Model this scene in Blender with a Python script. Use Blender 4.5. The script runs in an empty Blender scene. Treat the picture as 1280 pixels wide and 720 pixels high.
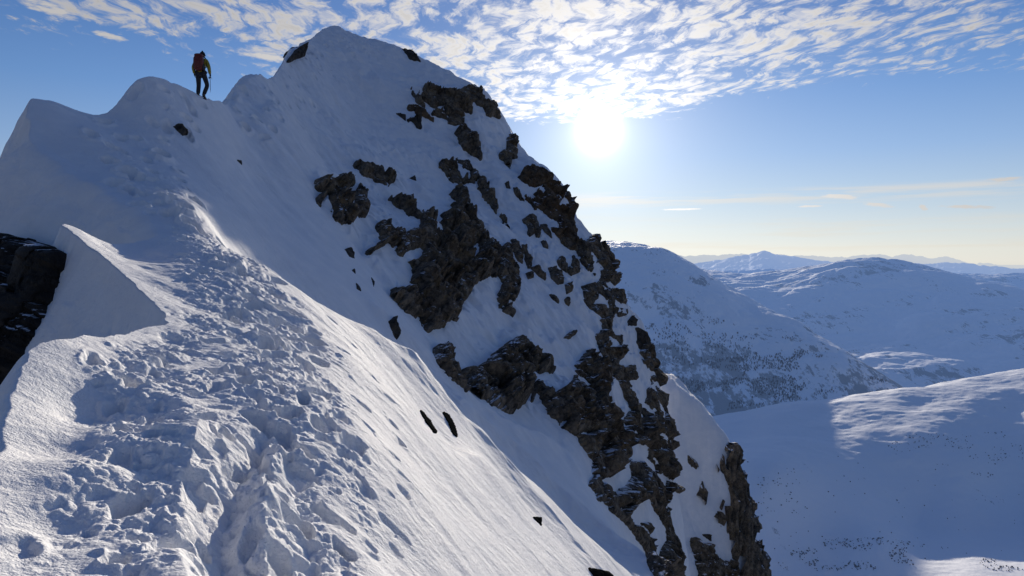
QUALITY = 0.9
import bpy, bmesh, math, random
import numpy as np
from mathutils import Vector, Matrix

random.seed(7)
rng = np.random.default_rng(7)
D = bpy.data
C = bpy.context.scene.collection
SC = bpy.context.scene

# ------------------------------------------------------------------ camera model
F = 853.0                      # focal length in 1280-px units (24 mm on a 36 mm sensor)
PITCH = math.atan2(35.0, F)    # camera looks slightly down
CP, SP = math.cos(PITCH), math.sin(PITCH)
SUN_AZ = math.radians(7.2)     # to the right of +Y
SUN_EL = math.radians(11.8)
GLOW_EL = math.radians(10.6)

def ray(u, v):
    """photo pixel (1280x720) -> world direction, y scaled to 1"""
    u = np.asarray(u, float); v = np.asarray(v, float)
    a = (u - 640) / F; b = (360 - v) / F
    y = CP + b * SP
    z = -SP + b * CP
    return a / y, z / y
def at(u, v, y):
    a, b = ray(u, v)
    return np.array([a * y, y + 0 * a, b * y])
def project(x, y, z):
    yy = y * CP - z * SP
    zz = y * SP + z * CP
    yy = np.maximum(yy, 1e-3)
    return 640 + F * x / yy, 360 - F * zz / yy

# ------------------------------------------------------------------ noise
_tab = rng.random((256, 256)).astype(np.float32) * 2 - 1
def vnoise(x, y, seed=0):
    x = np.asarray(x, np.float32) + seed * 17.31; y = np.asarray(y, np.float32) + seed * 9.73
    xi = np.floor(x); yi = np.floor(y)
    fx = x - xi; fy = y - yi
    xi = xi.astype(np.int32) & 255; yi = yi.astype(np.int32) & 255
    fx = fx * fx * fx * (fx * (fx * 6 - 15) + 10); fy = fy * fy * fy * (fy * (fy * 6 - 15) + 10)
    x1 = (xi + 1) & 255; y1 = (yi + 1) & 255
    a = _tab[yi, xi]; b = _tab[yi, x1]; c = _tab[y1, xi]; d = _tab[y1, x1]
    return (a + (b - a) * fx) * (1 - fy) + (c + (d - c) * fx) * fy
def fbm(x, y, oct=4, seed=0, gain=0.5, lac=2.03):
    s = 0; a = 1.0; t = 0
    for i in range(oct):
        s = s + a * vnoise(x, y, seed + i * 3); t += a
        a *= gain
        x, y = (x * 0.8 - y * 0.6) * lac, (x * 0.6 + y * 0.8) * lac
    return s / t
def billow(x, y, oct=4, seed=0, gain=0.5):
    s = 0; a = 1.0; t = 0
    for i in range(oct):
        s = s + a * np.abs(vnoise(x, y, seed + i * 3)); t += a
        a *= gain
        x, y = (x * 0.8 - y * 0.6) * 2.03, (x * 0.6 + y * 0.8) * 2.03
    return s / t
def smooth(a, b, x):
    t = np.clip((x - a) / (b - a), 0, 1)
    return t * t * (3 - 2 * t)

# ------------------------------------------------------------------ thin plate fit of tan(elevation) over (x/y, ln y)
def remap(d):
    """nominal depth -> metres"""
    d = np.asarray(d, float)
    return d * np.interp(np.log(d), np.log([3.0, 6.0, 8.1, 10.4, 12.3, 14, 24.0, 50.0]), [0.61, 0.69, 0.765, 0.93, 0.99, 0.98, 1.04, 1.36])
KL = 0.55
class TPS:
    def __init__(self, pts, reg=1e-4):
        P = np.array(pts, float)
        X, Z = ray(P[:, 0], P[:, 1])
        self.c = np.stack([X, KL * np.log(remap(P[:, 2]))], 1)
        n = len(P)
        K = self.k(self.c[:, None, :] - self.c[None, :, :]) + reg * np.eye(n)
        A = np.zeros((n + 3, n + 3))
        A[:n, :n] = K; A[:n, n] = 1; A[:n, n + 1:] = self.c
        A[n, :n] = 1; A[n + 1:, :n] = self.c.T
        self.w = np.linalg.solve(A, np.concatenate([Z, [0, 0, 0]])).astype(np.float32)
        self.c = self.c.astype(np.float32)
    @staticmethod
    def k(d):
        r2 = (d ** 2).sum(-1)
        return 0.5 * r2 * np.log(r2 + 1e-12)
    def __call__(self, x, y):
        sh = np.shape(x)
        x = np.asarray(x, np.float32).ravel(); y = np.asarray(y, np.float32).ravel()
        a = x / y; b = KL * np.log(y)
        out = self.w[-3] + self.w[-2] * a + self.w[-1] * b
        for i in range(len(self.c)):
            r2 = (a - self.c[i, 0]) ** 2 + (b - self.c[i, 1]) ** 2
            out += self.w[i] * 0.5 * r2 * np.log(r2 + 1e-12)
        return (out * y).reshape(sh)

RIDGE = [
 # foreground shelf
 (0,760,2.7),(150,760,2.8),(330,760,3.0),(500,760,3.9),(640,760,6.0),(760,760,10),
 (0,720,3.0),(150,720,3.1),(300,720,3.3),(400,720,3.7),(500,720,4.4),(640,720,6.8),(720,720,9.5),
 (30,620,3.75),(0,590,3.9),(100,590,4.3),(200,610,4.2),(250,560,4.8),(350,560,5.1),(450,560,5.9),(550,620,7.2),(650,650,9.6),(600,570,10.2),
 (60,445,5.7),(100,440,6.0),(100,480,5.5),(160,425,6.9),(250,450,7.0),(350,450,7.6),(430,450,8.6),(500,500,9.3),(560,560,10.3),(650,620,11.5),(720,670,12.5),
 (240,380,8.8),(300,350,10),(350,400,9.2),(230,310,11.4),(150,318,10.8),(100,288,10.55),(71,279,10.4),(205,292,12.2),
 (300,322,12.4),(350,358,12.6),(420,397,12.8),(480,432,13.1),(540,490,13.3),(600,545,13.6),(680,615,14),(760,690,14.5),
 # hidden gully behind the shelf
 (350,395,15),(420,440,15.4),(480,480,15.8),(545,540,16),(610,610,16.5),(700,700,17),(300,335,14.2),
 # far slope of the gully
 (250,262,14.5),(300,305,16.2),(300,270,18),(350,315,18.5),(400,352,19),(450,395,19.5),(500,440,20.2),(560,492,21),(600,540,21),(660,600,20.5),(740,688,19.5),(830,722,20),
 (245,228,18),(205,205,18.2),(165,205,17.4),(130,170,18.6),(220,160,20.8),(200,130,21.3),(90,170,17.9),(60,150,18.0),
 (300,200,24),(300,150,27),(330,135,28.5),(350,140,30),(400,100,43),(400,200,35),(450,150,45),(520,120,50),(500,80,55),(600,130,53),(560,200,46),(480,210,39),
 (430,240,32),(500,270,35),(600,250,43),(640,200,50),(700,250,47),(560,330,32),(640,330,37.5),(700,330,41),(750,320,45),(640,420,31),(700,450,33),(780,430,40),(800,430,42.5),
 (650,500,27.5),(720,520,29),(828,560,39.5),(780,600,31.5),(838,700,36),(800,700,30),(760,650,25.5),
 # crest
 (34,174,17.0),(38,124,18.4),(75,131,19.2),(130,145,20.3),(150,125,21),(166,101,21.6),(185,93,22),(213,101,22.8),(240,114,23.5),(262,126,24.2),(275,127,25.5),(290,117,28.5),(330,95,34),(355,75,40),(372,57,46),(400,37,52),(425,35,55),
 (455,48,56),(490,58,57),(520,74,57.5),(565,95,56.5),(608,122,55),(624,145,54),(642,182,53),(690,218,51),(712,240,50),(722,290,48.5),(760,322,46.5),(775,385,45),(805,415,44),(822,470,43),(833,530,41.5),
 # hidden far side
 (410,100,66),(455,110,68),(520,140,69),(600,190,67),(640,240,65),(690,290,62),(712,340,60),(740,400,57),(765,480,54),(790,560,52),(810,650,50),(835,760,47),
 (890,900,40),(860,1000,30),(430,300,110),(560,330,110),(660,500,100),(780,800,90),(850,860,60),(950,1100,40),(880,820,22),(900,900,14),
]
BUTT = [
 (815,470,65),(828,480,63),(845,486,62.5),(862,497,62),(882,518,61),(903,543,60),(918,570,59.5),(926,605,59),(938,650,58),(952,720,57),(960,770,56),
 (850,560,57.5),(880,560,58.5),(850,640,54.5),(850,720,50.5),(900,640,56),(900,720,53),(860,820,47),(925,800,52),
 (815,560,57),(800,650,53),
 (815,560,78),(850,575,76),(890,640,72),(915,700,69),(935,760,66),(970,860,62),(1000,1000,55),(860,900,95),(780,600,70),(740,650,60),(700,700,50),(950,1100,90),
]
tps_r = TPS(RIDGE, 2e-4)
tps_b = TPS(BUTT, 2e-4)

# left rim of the ridge: everything left of it breaks away in wind scoops
RIM_UV = [(-60,1000,1.6),(-60,760,2.5),(-20,640,3.5),(0,590,3.95),(12,500,4.9),(36,437,5.75),(95,431,6.3),(135,429,6.7),(180,408,7.6),(222,404,8.1),
          (168,362,8.9),(128,318,9.7),(98,288,10.2),(68,278,10.4),(110,283,10.9),(165,290,11.6),(206,292,12.2),(176,270,13.3),(142,244,14.5),(90,203,15.9),(36,174,17.0),
          (40,150,17.9),(38,123,18.4),(56,126,18.8),(75,131,19.2),(130,145,20.3),(150,125,21),(166,101,21.6),(185,93,22),(213,101,22.8),(240,114,23.5),(262,126,24.2),(275,127,25.5),(290,117,28.5),(330,95,34),(355,75,40),(372,57,46),(400,37,52),(411,34,54),(428,42,61),(430,300,110)]
def resample(pl, step):
    out = []
    for a, b in zip(pl[:-1], pl[1:]):
        n = max(1, int(math.ceil(np.linalg.norm(b[:2] - a[:2]) / (step * max(1.5, a[1])))))
        for i in range(n): out.append(a + (b - a) * i / n)
    out.append(pl[-1]); return np.array(out)
rim3 = np.array([at(u, v, remap(d)) for u, v, d in RIM_UV])
def chaikin(p, n=2):
    for _ in range(n):
        q = [p[0]]
        for a, b in zip(p[:-1], p[1:]): q += [a * .75 + b * .25, a * .25 + b * .75]
        q.append(p[-1]); p = np.array(q)
    return p
rim2 = chaikin(rim3[:, :2], 1)
def crinkle(pl, amp, seed):
    q = resample(pl, .012); n = np.arange(len(q))
    a = amp * q[:, 1:2] * (1 - smooth(18, 24, q[:, 1:2]) * .8) * (1 - .0 * q[:, :1])
    return q + a * np.stack([fbm(n * .21, n * 0 + seed, 4, seed, .6), fbm(n * .21, n * 0 + seed + 7, 4, seed + 5, .6)], 1)
rim2 = crinkle(rim2, .010, 3)
rimS = resample(rim2, 0.02)
rimZ = tps_r(rimS[:, 0], rimS[:, 1])
rim_poly = np.vstack([rim2, [[-60, 160], [-200, 160], [-200, -5], [-6, -5]]])

def inside(poly, x, y):
    r = np.zeros(np.shape(x), bool)
    n = len(poly); j = n - 1
    for i in range(n):
        xi, yi = poly[i]; xj, yj = poly[j]
        if yi != yj:
            c = ((yi > y) != (yj > y)) & (x < (xj - xi) * (y - yi) / (yj - yi) + xi)
            r ^= c
        j = i
    return r
def seg_dist(pl, x, y, closed=False):
    d = np.full(np.shape(x), 1e9, np.float32)
    P = list(pl) + ([pl[0]] if closed else [])
    for a, b in zip(P[:-1], P[1:]):
        vx, vy = b[0] - a[0], b[1] - a[1]
        L = vx * vx + vy * vy + 1e-12
        t = np.clip(((x - a[0]) * vx + (y - a[1]) * vy) / L, 0, 1)
        d = np.minimum(d, (x - a[0] - t * vx) ** 2 + (y - a[1] - t * vy) ** 2)
    return np.sqrt(d)

def base_height(x, y):
    """smooth ridge, before surface detail; also returns signed distance to the rim (negative = broken-away side)"""
    x = np.asarray(x, np.float32); y = np.asarray(y, np.float32)
    S = tps_r(x, y)
    left = inside(rim_poly, x, y)
    sd = np.full(x.shape, 9.0, np.float32)
    box = (x < 0)
    sd[box] = seg_dist(rim2, x[box], y[box])
    sd[left] *= -1
    xs = x[left]; ys = y[left]
    num = np.zeros_like(xs); den = np.zeros_like(xs)
    for (px, py), pz in zip(rimS, rimZ):
        w = 1.0 / ((xs - px) ** 2 + (ys - py) ** 2 + 1e-4 * py * py) ** 2.5
        num += w * pz; den += w
    d = -sd[left]
    zl = num / den - DROP(d, ys)
    S[left] = zl
    B = tps_b(x, y) - 1.3 * np.maximum(0, 9 - x)
    k = 0.35
    h = np.clip(0.5 + 0.5 * (S - B) / k, 0, 1)
    far = y > 42
    M = np.where(far, B + (S - B) * h + k * h * (1 - h), S)
    return M, sd
def DROP(d, y):
    r = 0.05 + .30 * smooth(10.5, 13.5, y) * (1 - smooth(17.0, 18.2, y))
    return 1.75 * (np.sqrt(d * d + r * r) - r) + 0.12 * d * d / (1 + 0.3 * d) + .026 * y * (1 - np.exp(-d / (.010 * y))) * (1 - smooth(17.5, 19, y)) * smooth(3, 6, y) * (1 - .9 * smooth(10.8, 12, y) * (1 - smooth(16.6, 17.6, y)))

# ------------------------------------------------------------------ world
def V(nt, op, a, b=None, c=None, clamp=False):
    n = nt.nodes.new('ShaderNodeMath'); n.operation = op; n.use_clamp = clamp
    for i, q in enumerate((a, b, c)):
        if q is None: continue
        if isinstance(q, (int, float)): n.inputs[i].default_value = q
        else: nt.links.new(q, n.inputs[i])
    return n.outputs[0]
def VEC(nt, op, a, b=None, s=None):
    n = nt.nodes.new('ShaderNodeVectorMath'); n.operation = op
    for i, q in enumerate((a, b)):
        if q is None: continue
        if isinstance(q, (tuple, list)): n.inputs[i].default_value = q
        else: nt.links.new(q, n.inputs[i])
    if s is not None:
        if isinstance(s, (int, float)): n.inputs['Scale'].default_value = s
        else: nt.links.new(s, n.inputs['Scale'])
    return n.outputs['Value'] if op in ('DOT_PRODUCT', 'LENGTH', 'DISTANCE') else n.outputs['Vector']
def RAMP(nt, f, stops, interp='LINEAR'):
    n = nt.nodes.new('ShaderNodeValToRGB'); n.color_ramp.interpolation = interp
    e = n.color_ramp.elements
    while len(e) < len(stops): e.new(0.5)
    for k, (p, c) in enumerate(stops):
        e[k].position = p
        e[k].color = (c, c, c, 1) if isinstance(c, (int, float)) else (*c, 1)
    nt.links.new(f, n.inputs[0]); return n.outputs[0]
def MIX(nt, f, a, b, mode='MIX'):
    n = nt.nodes.new('ShaderNodeMix'); n.data_type = 'RGBA'; n.blend_type = mode; n.clamp_factor = True
    for s, q in ((n.inputs[0], f), (n.inputs[6], a), (n.inputs[7], b)):
        if isinstance(q, (int, float)): s.default_value = q if s is n.inputs[0] else (q, q, q, 1)
        elif isinstance(q, tuple): s.default_value = (*q, 1)
        else: nt.links.new(q, s)
    return n.outputs[2]
def SSTEP(nt, a, b, x):
    n = nt.nodes.new('ShaderNodeMapRange'); n.interpolation_type = 'SMOOTHSTEP'
    nt.links.new(x, n.inputs[0])
    for i, q in ((1, a), (2, b)):
        if isinstance(q, (int, float)): n.inputs[i].default_value = q
        else: nt.links.new(q, n.inputs[i])
    return n.outputs[0]
def NOISE(nt, vec, scale, detail=4, rough=.5, dist=0, lac=2.0, dim='3D'):
    n = nt.nodes.new('ShaderNodeTexNoise'); n.noise_dimensions = dim
    n.inputs['Scale'].default_value = scale; n.inputs['Detail'].default_value = detail
    n.inputs['Roughness'].default_value = rough; n.inputs['Distortion'].default_value = dist
    n.inputs['Lacunarity'].default_value = lac
    if vec is not None: nt.links.new(vec, n.inputs['Vector'])
    return n.outputs[0]
def XYZ(nt, x, y, z):
    n = nt.nodes.new('ShaderNodeCombineXYZ')
    for i, q in enumerate((x, y, z)):
        if isinstance(q, (int, float)): n.inputs[i].default_value = q
        else: nt.links.new(q, n.inputs[i])
    return n.outputs[0]
def SEP(nt, v):
    n = nt.nodes.new('ShaderNodeSeparateXYZ'); nt.links.new(v, n.inputs[0]); return n.outputs

SUNDIR = Vector((math.sin(SUN_AZ) * math.cos(GLOW_EL), math.cos(SUN_AZ) * math.cos(GLOW_EL), math.sin(GLOW_EL)))
def build_world():
    w = D.worlds.new('World'); SC.world = w; w.use_nodes = True
    nt = w.node_tree; N = nt.nodes; bg = N['Background']
    tc = N.new('ShaderNodeTexCoord')
    d = VEC(nt, 'NORMALIZE', tc.outputs['Generated'])
    x, y, z = SEP(nt, d)
    sky = N.new('ShaderNodeTexSky'); sky.sky_type = 'NISHITA'; sky.sun_disc = False
    sky.sun_elevation = SUN_EL; sky.sun_rotation = SUN_AZ
    sky.altitude = 1200; sky.air_density = 0.8; sky.dust_density = 0.0; sky.ozone_density = 4.0
    nis = VEC(nt, 'SCALE', sky.outputs[0], s=0.014)
    # clear-air colour by elevation
    zc = V(nt, 'MULTIPLY', V(nt, 'MAXIMUM', z, 0.0), 1.0)
    grad = RAMP(nt, V(nt, 'POWER', zc, 0.5), [(0.0, (.60, .57, .52)), (0.12, (.59, .57, .52)), (0.205, (.50, .53, .53)), (0.29, (.36, .45, .54)), (0.38, (.22, .34, .54)),
                     (0.47, (.12, .24, .48)), (0.56, (.065, .155, .38)), (0.68, (.04, .105, .30)), (1.0, (.07, .105, .235))])
    cs = VEC(nt, 'DOT_PRODUCT', d, tuple(SUNDIR))
    ang = V(nt, 'MULTIPLY', V(nt, 'ARCCOSINE', V(nt, 'MINIMUM', cs, 0.99999)), 57.2958)
    # sky darkens away from the sun
    away = V(nt, 'ADD', V(nt, 'MULTIPLY', SSTEP(nt, 95, 12, ang), 0.64), 0.58)
    col = VEC(nt, 'ADD', VEC(nt, 'SCALE', grad, s=away), nis)
    glow1 = V(nt, 'MULTIPLY', V(nt, 'EXPONENT', V(nt, 'MULTIPLY', ang, -1 / 9.5)), 0.38)
    glow2 = V(nt, 'MULTIPLY', V(nt, 'EXPONENT', V(nt, 'MULTIPLY', V(nt, 'POWER', ang, 1.0), -1 / 3.0)), 0.68)
    disc = V(nt, 'MULTIPLY', V(nt, 'EXPONENT', V(nt, 'MULTIPLY', V(nt, 'POWER', ang, 2.0), -1 / 1.3)), 2.6)
    # ---- altocumulus sheet on a level plane far above
    h = V(nt, 'MAXIMUM', z, 0.02)
    px = V(nt, 'DIVIDE', x, h); py = V(nt, 'DIVIDE', y, h)
    P = XYZ(nt, px, py, 0.0)
    big = NOISE(nt, P, 0.9, 3, .5, dim='2D')
    mid = NOISE(nt, P, 2.6, 3, .55, dim='2D')
    fc = N.new('ShaderNodeFloatCurve')
    pts = [(-3.2, 2.6), (-1.97, 3.25), (-1.22, 3.85), (-.75, 4.3), (-.3, 5.0), (.2, 5.35), (.7, 5.3), (1.05, 4.9), (1.4, 4.5), (1.9, 4.2), (2.5, 4.0), (4.0, 3.4)]
    cv = fc.mapping.curves[0]
    nx = lambda a: (a + 3.2) / 7.2
    while len(cv.points) < len(pts): cv.points.new(.5, .5)
    for p, (a, b) in zip(cv.points, pts): p.location = (nx(a), b / 8.0); p.handle_type = 'VECTOR'
    fc.mapping.update()
    nt.links.new(V(nt, 'DIVIDE', V(nt, 'ADD', px, 3.2), 7.2, clamp=True), fc.inputs['Value'])
    edge = V(nt, 'MULTIPLY', fc.outputs[0], 8.0)
    inw = V(nt, 'SUBTRACT', edge, py)                       # > 0 inside the sheet
    inw = V(nt, 'ADD', inw, V(nt, 'MULTIPLY', V(nt, 'SUBTRACT', big, .5), 1.1))
    cover = SSTEP(nt, -0.1, 0.7, inw)
    # thins out towards the right and in gaps
    thin = SSTEP(nt, 1.1, 3.2, px)
    thin2 = SSTEP(nt, -0.75, -2.3, px)
    # cells: rolls lying slightly across the view
    rot = N.new('ShaderNodeVectorRotate'); rot.rotation_type = 'Z_AXIS'; rot.inputs['Angle'].default_value = math.radians(-9)
    nt.links.new(P, rot.inputs['Vector'])
    warp = N.new('ShaderNodeTexNoise'); warp.noise_dimensions = '2D'; warp.inputs['Scale'].default_value = 3.0; warp.inputs['Detail'].default_value = 2
    nt.links.new(P, warp.inputs['Vector'])
    wv = VEC(nt, 'SCALE', VEC(nt, 'SUBTRACT', warp.outputs['Color'], (.5, .5, .5)), s=0.22)
    P2 = VEC(nt, 'MULTIPLY', VEC(nt, 'ADD', rot.outputs[0], wv), (1.0, 0.5, 1))
    wf = N.new('ShaderNodeTexNoise'); wf.noise_dimensions = '2D'; wf.inputs['Scale'].default_value = 26; wf.inputs['Detail'].default_value = 4; wf.inputs['Roughness'].default_value = .6
    nt.links.new(P2, wf.inputs['Vector'])
    P3 = VEC(nt, 'ADD', P2, VEC(nt, 'SCALE', VEC(nt, 'SUBTRACT', wf.outputs['Color'], (.5, .5, .5)), s=.075))
    vor = N.new('ShaderNodeTexVoronoi'); vor.voronoi_dimensions = '2D'; vor.feature = 'F1'; vor.inputs['Scale'].default_value = 12.0
    nt.links.new(P3, vor.inputs['Vector'])
    vor2 = N.new('ShaderNodeTexVoronoi'); vor2.voronoi_dimensions = '2D'; vor2.feature = 'F1'; vor2.inputs['Scale'].default_value = 25.0
    nt.links.new(P3, vor2.inputs['Vector'])
    cell = V(nt, 'SUBTRACT', .52, vor.outputs['Distance'])
    cell2 = V(nt, 'SUBTRACT', .5, vor2.outputs['Distance'])
    fine = NOISE(nt, P2, 60, 4, .65, dim='2D')
    roll = NOISE(nt, VEC(nt, 'MULTIPLY', rot.outputs[0], (4.0, 1.6, 1)), 1.0, 3, .55, dist=.4, dim='2D')
    den = V(nt, 'MULTIPLY', cell, 1.25)
    den = V(nt, 'ADD', den, V(nt, 'MULTIPLY', cell2, .5))
    den = V(nt, 'ADD', den, V(nt, 'MULTIPLY', V(nt, 'SUBTRACT', fine, .5), .7))
    den = V(nt, 'ADD', den, V(nt, 'MULTIPLY', V(nt, 'SUBTRACT', roll, .5), 1.1))
    den = V(nt, 'ADD', den, V(nt, 'MULTIPLY', V(nt, 'SUBTRACT', mid, .42), 1.3))
    den = V(nt, 'ADD', den, 0.15)
    den = V(nt, 'ADD', den, V(nt, 'MULTIPLY', V(nt, 'SUBTRACT', cover, 1.0), 0.9))
    den = V(nt, 'SUBTRACT', den, V(nt, 'MULTIPLY', thin, .88))
    den = V(nt, 'SUBTRACT', den, V(nt, 'MULTIPLY', thin2, .05))
    den = V(nt, 'SUBTRACT', den, V(nt, 'MULTIPLY', SSTEP(nt, 2.3, 1.5, py), 1.1))
    cl = V(nt, 'MULTIPLY', SSTEP(nt, -0.12, 1.0, den), SSTEP(nt, -0.3, 0.1, inw))
    # ---- thin level streaks and a few small wisps low over the horizon
    el = V(nt, 'MULTIPLY', V(nt, 'ARCSINE', z), 57.2958)
    az = V(nt, 'MULTIPLY', V(nt, 'ARCTAN2', x, y), 57.2958)
    S = XYZ(nt, V(nt, 'MULTIPLY', az, .10), V(nt, 'MULTIPLY', el, 1.6), 0.0)
    sn = NOISE(nt, S, 1.0, 4, .55, dim='2D')
    band = V(nt, 'MULTIPLY', SSTEP(nt, 3.9, 4.9, el), SSTEP(nt, 5.75, 5.2, el))
    st = V(nt, 'MULTIPLY', band, SSTEP(nt, .36, .66, sn))
    low = V(nt, 'MULTIPLY', V(nt, 'MULTIPLY', SSTEP(nt, .3, 1.2, el), SSTEP(nt, 4.6, 2.0, el)), SSTEP(nt, .45, .75, sn))
    wis = None
    Wn = NOISE(nt, XYZ(nt, V(nt, 'MULTIPLY', az, .9), V(nt, 'MULTIPLY', el, 3.4), 0.0), 1.0, 4, .6, dim='2D')
    for (a0, e0, wa, we, sl_) in ((25.6, 4.75, 1.5, .2, -.10), (28.2, 4.05, 1.3, .2, -.16), (33.6, 3.7, 1.7, .17, -.07), (35.6, 5.45, 1.4, .17, .02), (31.0, 3.75, .35, .22, -.5),
                                 (14.0, 4.1, 1.8, .1, 0), (23.4, 4.1, 1.2, .1, 0), (-19.5, 15.5, 3.0, .35, -.1), (-33.5, 16.8, 2.0, .5, -.1), (-30.2, 15.6, 1.1, .3, -.1)):
        da = V(nt, 'SUBTRACT', az, a0); de = V(nt, 'SUBTRACT', V(nt, 'SUBTRACT', el, e0), V(nt, 'MULTIPLY', da, sl_))
        r2 = V(nt, 'ADD', V(nt, 'POWER', V(nt, 'DIVIDE', da, wa), 2.0), V(nt, 'POWER', V(nt, 'DIVIDE', de, we), 2.0))
        m = SSTEP(nt, 1.0, 0.0, V(nt, 'ADD', r2, V(nt, 'MULTIPLY', V(nt, 'SUBTRACT', Wn, .5), 2.2)))
        wis = m if wis is None else V(nt, 'MAXIMUM', wis, m)
    cloud_w = V(nt, 'MAXIMUM', cl, wis)
    # backlit clouds: bright near the sun, grey-white further off; thick cores a little greyer
    cb = V(nt, 'ADD', V(nt, 'MULTIPLY', V(nt, 'EXPONENT', V(nt, 'MULTIPLY', ang, -1 / 15.0)), 0.9), 0.47)
    ccol = VEC(nt, 'SCALE', XYZ(nt, 1.0, .965, .93), s=cb)
    core = V(nt, 'MULTIPLY', SSTEP(nt, .55, 1.2, den), .2)
    ccol = VEC(nt, 'SCALE', ccol, s=V(nt, 'SUBTRACT', 1.0, core))
    col = MIX(nt, V(nt, 'MULTIPLY', st, .5), col, VEC(nt, 'SCALE', XYZ(nt, .95, .86, .74), s=.8))
    col = MIX(nt, V(nt, 'MULTIPLY', low, .3), col, VEC(nt, 'SCALE', XYZ(nt, .95, .84, .68), s=.8))
    col = MIX(nt, V(nt, 'MULTIPLY', cloud_w, .93), col, ccol)
    g = VEC(nt, 'ADD', VEC(nt, 'SCALE', XYZ(nt, 1.0, .93, .80), s=glow1), VEC(nt, 'SCALE', XYZ(nt, 1.0, .95, .86), s=V(nt, 'ADD', glow2, disc)))
    col = VEC(nt, 'ADD', col, g)
    # below the horizon: dim snow-field blue
    col = MIX(nt, SSTEP(nt, -0.06, 0.0, z), (.145, .142, .17), col)
    nt.links.new(col, bg.inputs[0]); bg.inputs[1].default_value = 1.0
    w.cycles.sampling_method = 'MANUAL'; w.cycles.sample_map_resolution = 1024
    return w
build_world()
# ------------------------------------------------------------------ materials
def new_mat(name):
    m = D.materials.new(name); m.use_nodes = True
    nt = m.node_tree; b = nt.nodes['Principled BSDF']
    return m, nt, b
def POS(nt):
    n = nt.nodes.new('ShaderNodeNewGeometry'); return n.outputs['Position'], n.outputs['Normal'], n
def BUMP(nt, h, dist, strength=1.0, prev=None):
    n = nt.nodes.new('ShaderNodeBump'); n.inputs['Strength'].default_value = strength; n.inputs['Distance'].default_value = dist
    nt.links.new(h, n.inputs['Height'])
    if prev is not None: nt.links.new(prev, n.inputs['Normal'])
    return n.outputs[0]
def plain(name, col, rough=.7, bump=0, scale=40, var=.15):
    m, nt, b = new_mat(name)
    p = nt.nodes.new('ShaderNodeTexCoord').outputs['Object']
    n = NOISE(nt, p, scale, 4, .6)
    c = MIX(nt, n, tuple(q * (1 - var) for q in col), tuple(min(1, q * (1 + var)) for q in col))
    nt.links.new(c, b.inputs['Base Color']); b.inputs['Roughness'].default_value = rough
    if bump: nt.links.new(BUMP(nt, n, bump), b.inputs['Normal'])
    return m

def mat_snow():
    m, nt, b = new_mat('wind_packed_snow')
    p, nrm, g = POS(nt)
    grain = NOISE(nt, p, 95, 3, .6)
    crust = NOISE(nt, p, 17, 5, .62)
    drift = NOISE(nt, VEC(nt, 'MULTIPLY', p, (1.0, 1.0, 1.6)), 1.3, 4, .5)
    col = MIX(nt, SSTEP(nt, .35, .7, drift), (.85, .86, .88), (.91, .91, .915))
    nt.links.new(col, b.inputs['Base Color'])
    b.inputs['Roughness'].default_value = .8
    b.inputs['Specular IOR Level'].default_value = .08
    n = BUMP(nt, NOISE(nt, p, 2.6, 6, .68), .07, .7)
    n = BUMP(nt, crust, .018, .8, n)
    n = BUMP(nt, grain, .007, .9, n)
    nt.links.new(n, b.inputs['Normal'])
    return m

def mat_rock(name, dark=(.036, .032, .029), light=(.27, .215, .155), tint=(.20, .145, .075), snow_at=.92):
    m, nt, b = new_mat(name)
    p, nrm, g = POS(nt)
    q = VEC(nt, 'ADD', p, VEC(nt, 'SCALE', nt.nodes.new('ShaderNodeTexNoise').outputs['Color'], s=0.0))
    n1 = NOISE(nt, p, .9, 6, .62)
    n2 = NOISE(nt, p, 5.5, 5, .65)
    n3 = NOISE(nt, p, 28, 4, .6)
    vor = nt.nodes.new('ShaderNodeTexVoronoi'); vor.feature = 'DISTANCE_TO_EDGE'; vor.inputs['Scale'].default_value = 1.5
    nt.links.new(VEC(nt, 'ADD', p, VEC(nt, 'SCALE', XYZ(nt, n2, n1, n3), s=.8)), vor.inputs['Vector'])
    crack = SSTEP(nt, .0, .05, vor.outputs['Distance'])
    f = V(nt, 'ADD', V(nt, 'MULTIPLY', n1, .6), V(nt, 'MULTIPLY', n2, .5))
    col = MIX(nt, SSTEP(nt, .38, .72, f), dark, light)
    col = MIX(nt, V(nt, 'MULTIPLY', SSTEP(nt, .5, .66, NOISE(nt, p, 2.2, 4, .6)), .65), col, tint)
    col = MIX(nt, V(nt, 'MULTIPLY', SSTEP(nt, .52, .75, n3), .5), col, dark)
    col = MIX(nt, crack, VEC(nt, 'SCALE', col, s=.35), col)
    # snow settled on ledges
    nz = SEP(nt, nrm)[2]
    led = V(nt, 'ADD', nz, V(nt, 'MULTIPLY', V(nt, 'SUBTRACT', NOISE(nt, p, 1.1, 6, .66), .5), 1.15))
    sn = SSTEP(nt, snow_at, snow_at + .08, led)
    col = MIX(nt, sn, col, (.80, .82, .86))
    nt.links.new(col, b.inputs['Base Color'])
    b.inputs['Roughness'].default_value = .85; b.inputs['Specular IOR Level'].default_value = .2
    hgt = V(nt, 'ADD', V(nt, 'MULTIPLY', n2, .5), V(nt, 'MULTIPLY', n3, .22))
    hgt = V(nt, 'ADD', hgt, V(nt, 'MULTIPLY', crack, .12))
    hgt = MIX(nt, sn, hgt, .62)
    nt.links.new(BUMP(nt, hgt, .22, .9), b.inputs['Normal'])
    return m

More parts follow.
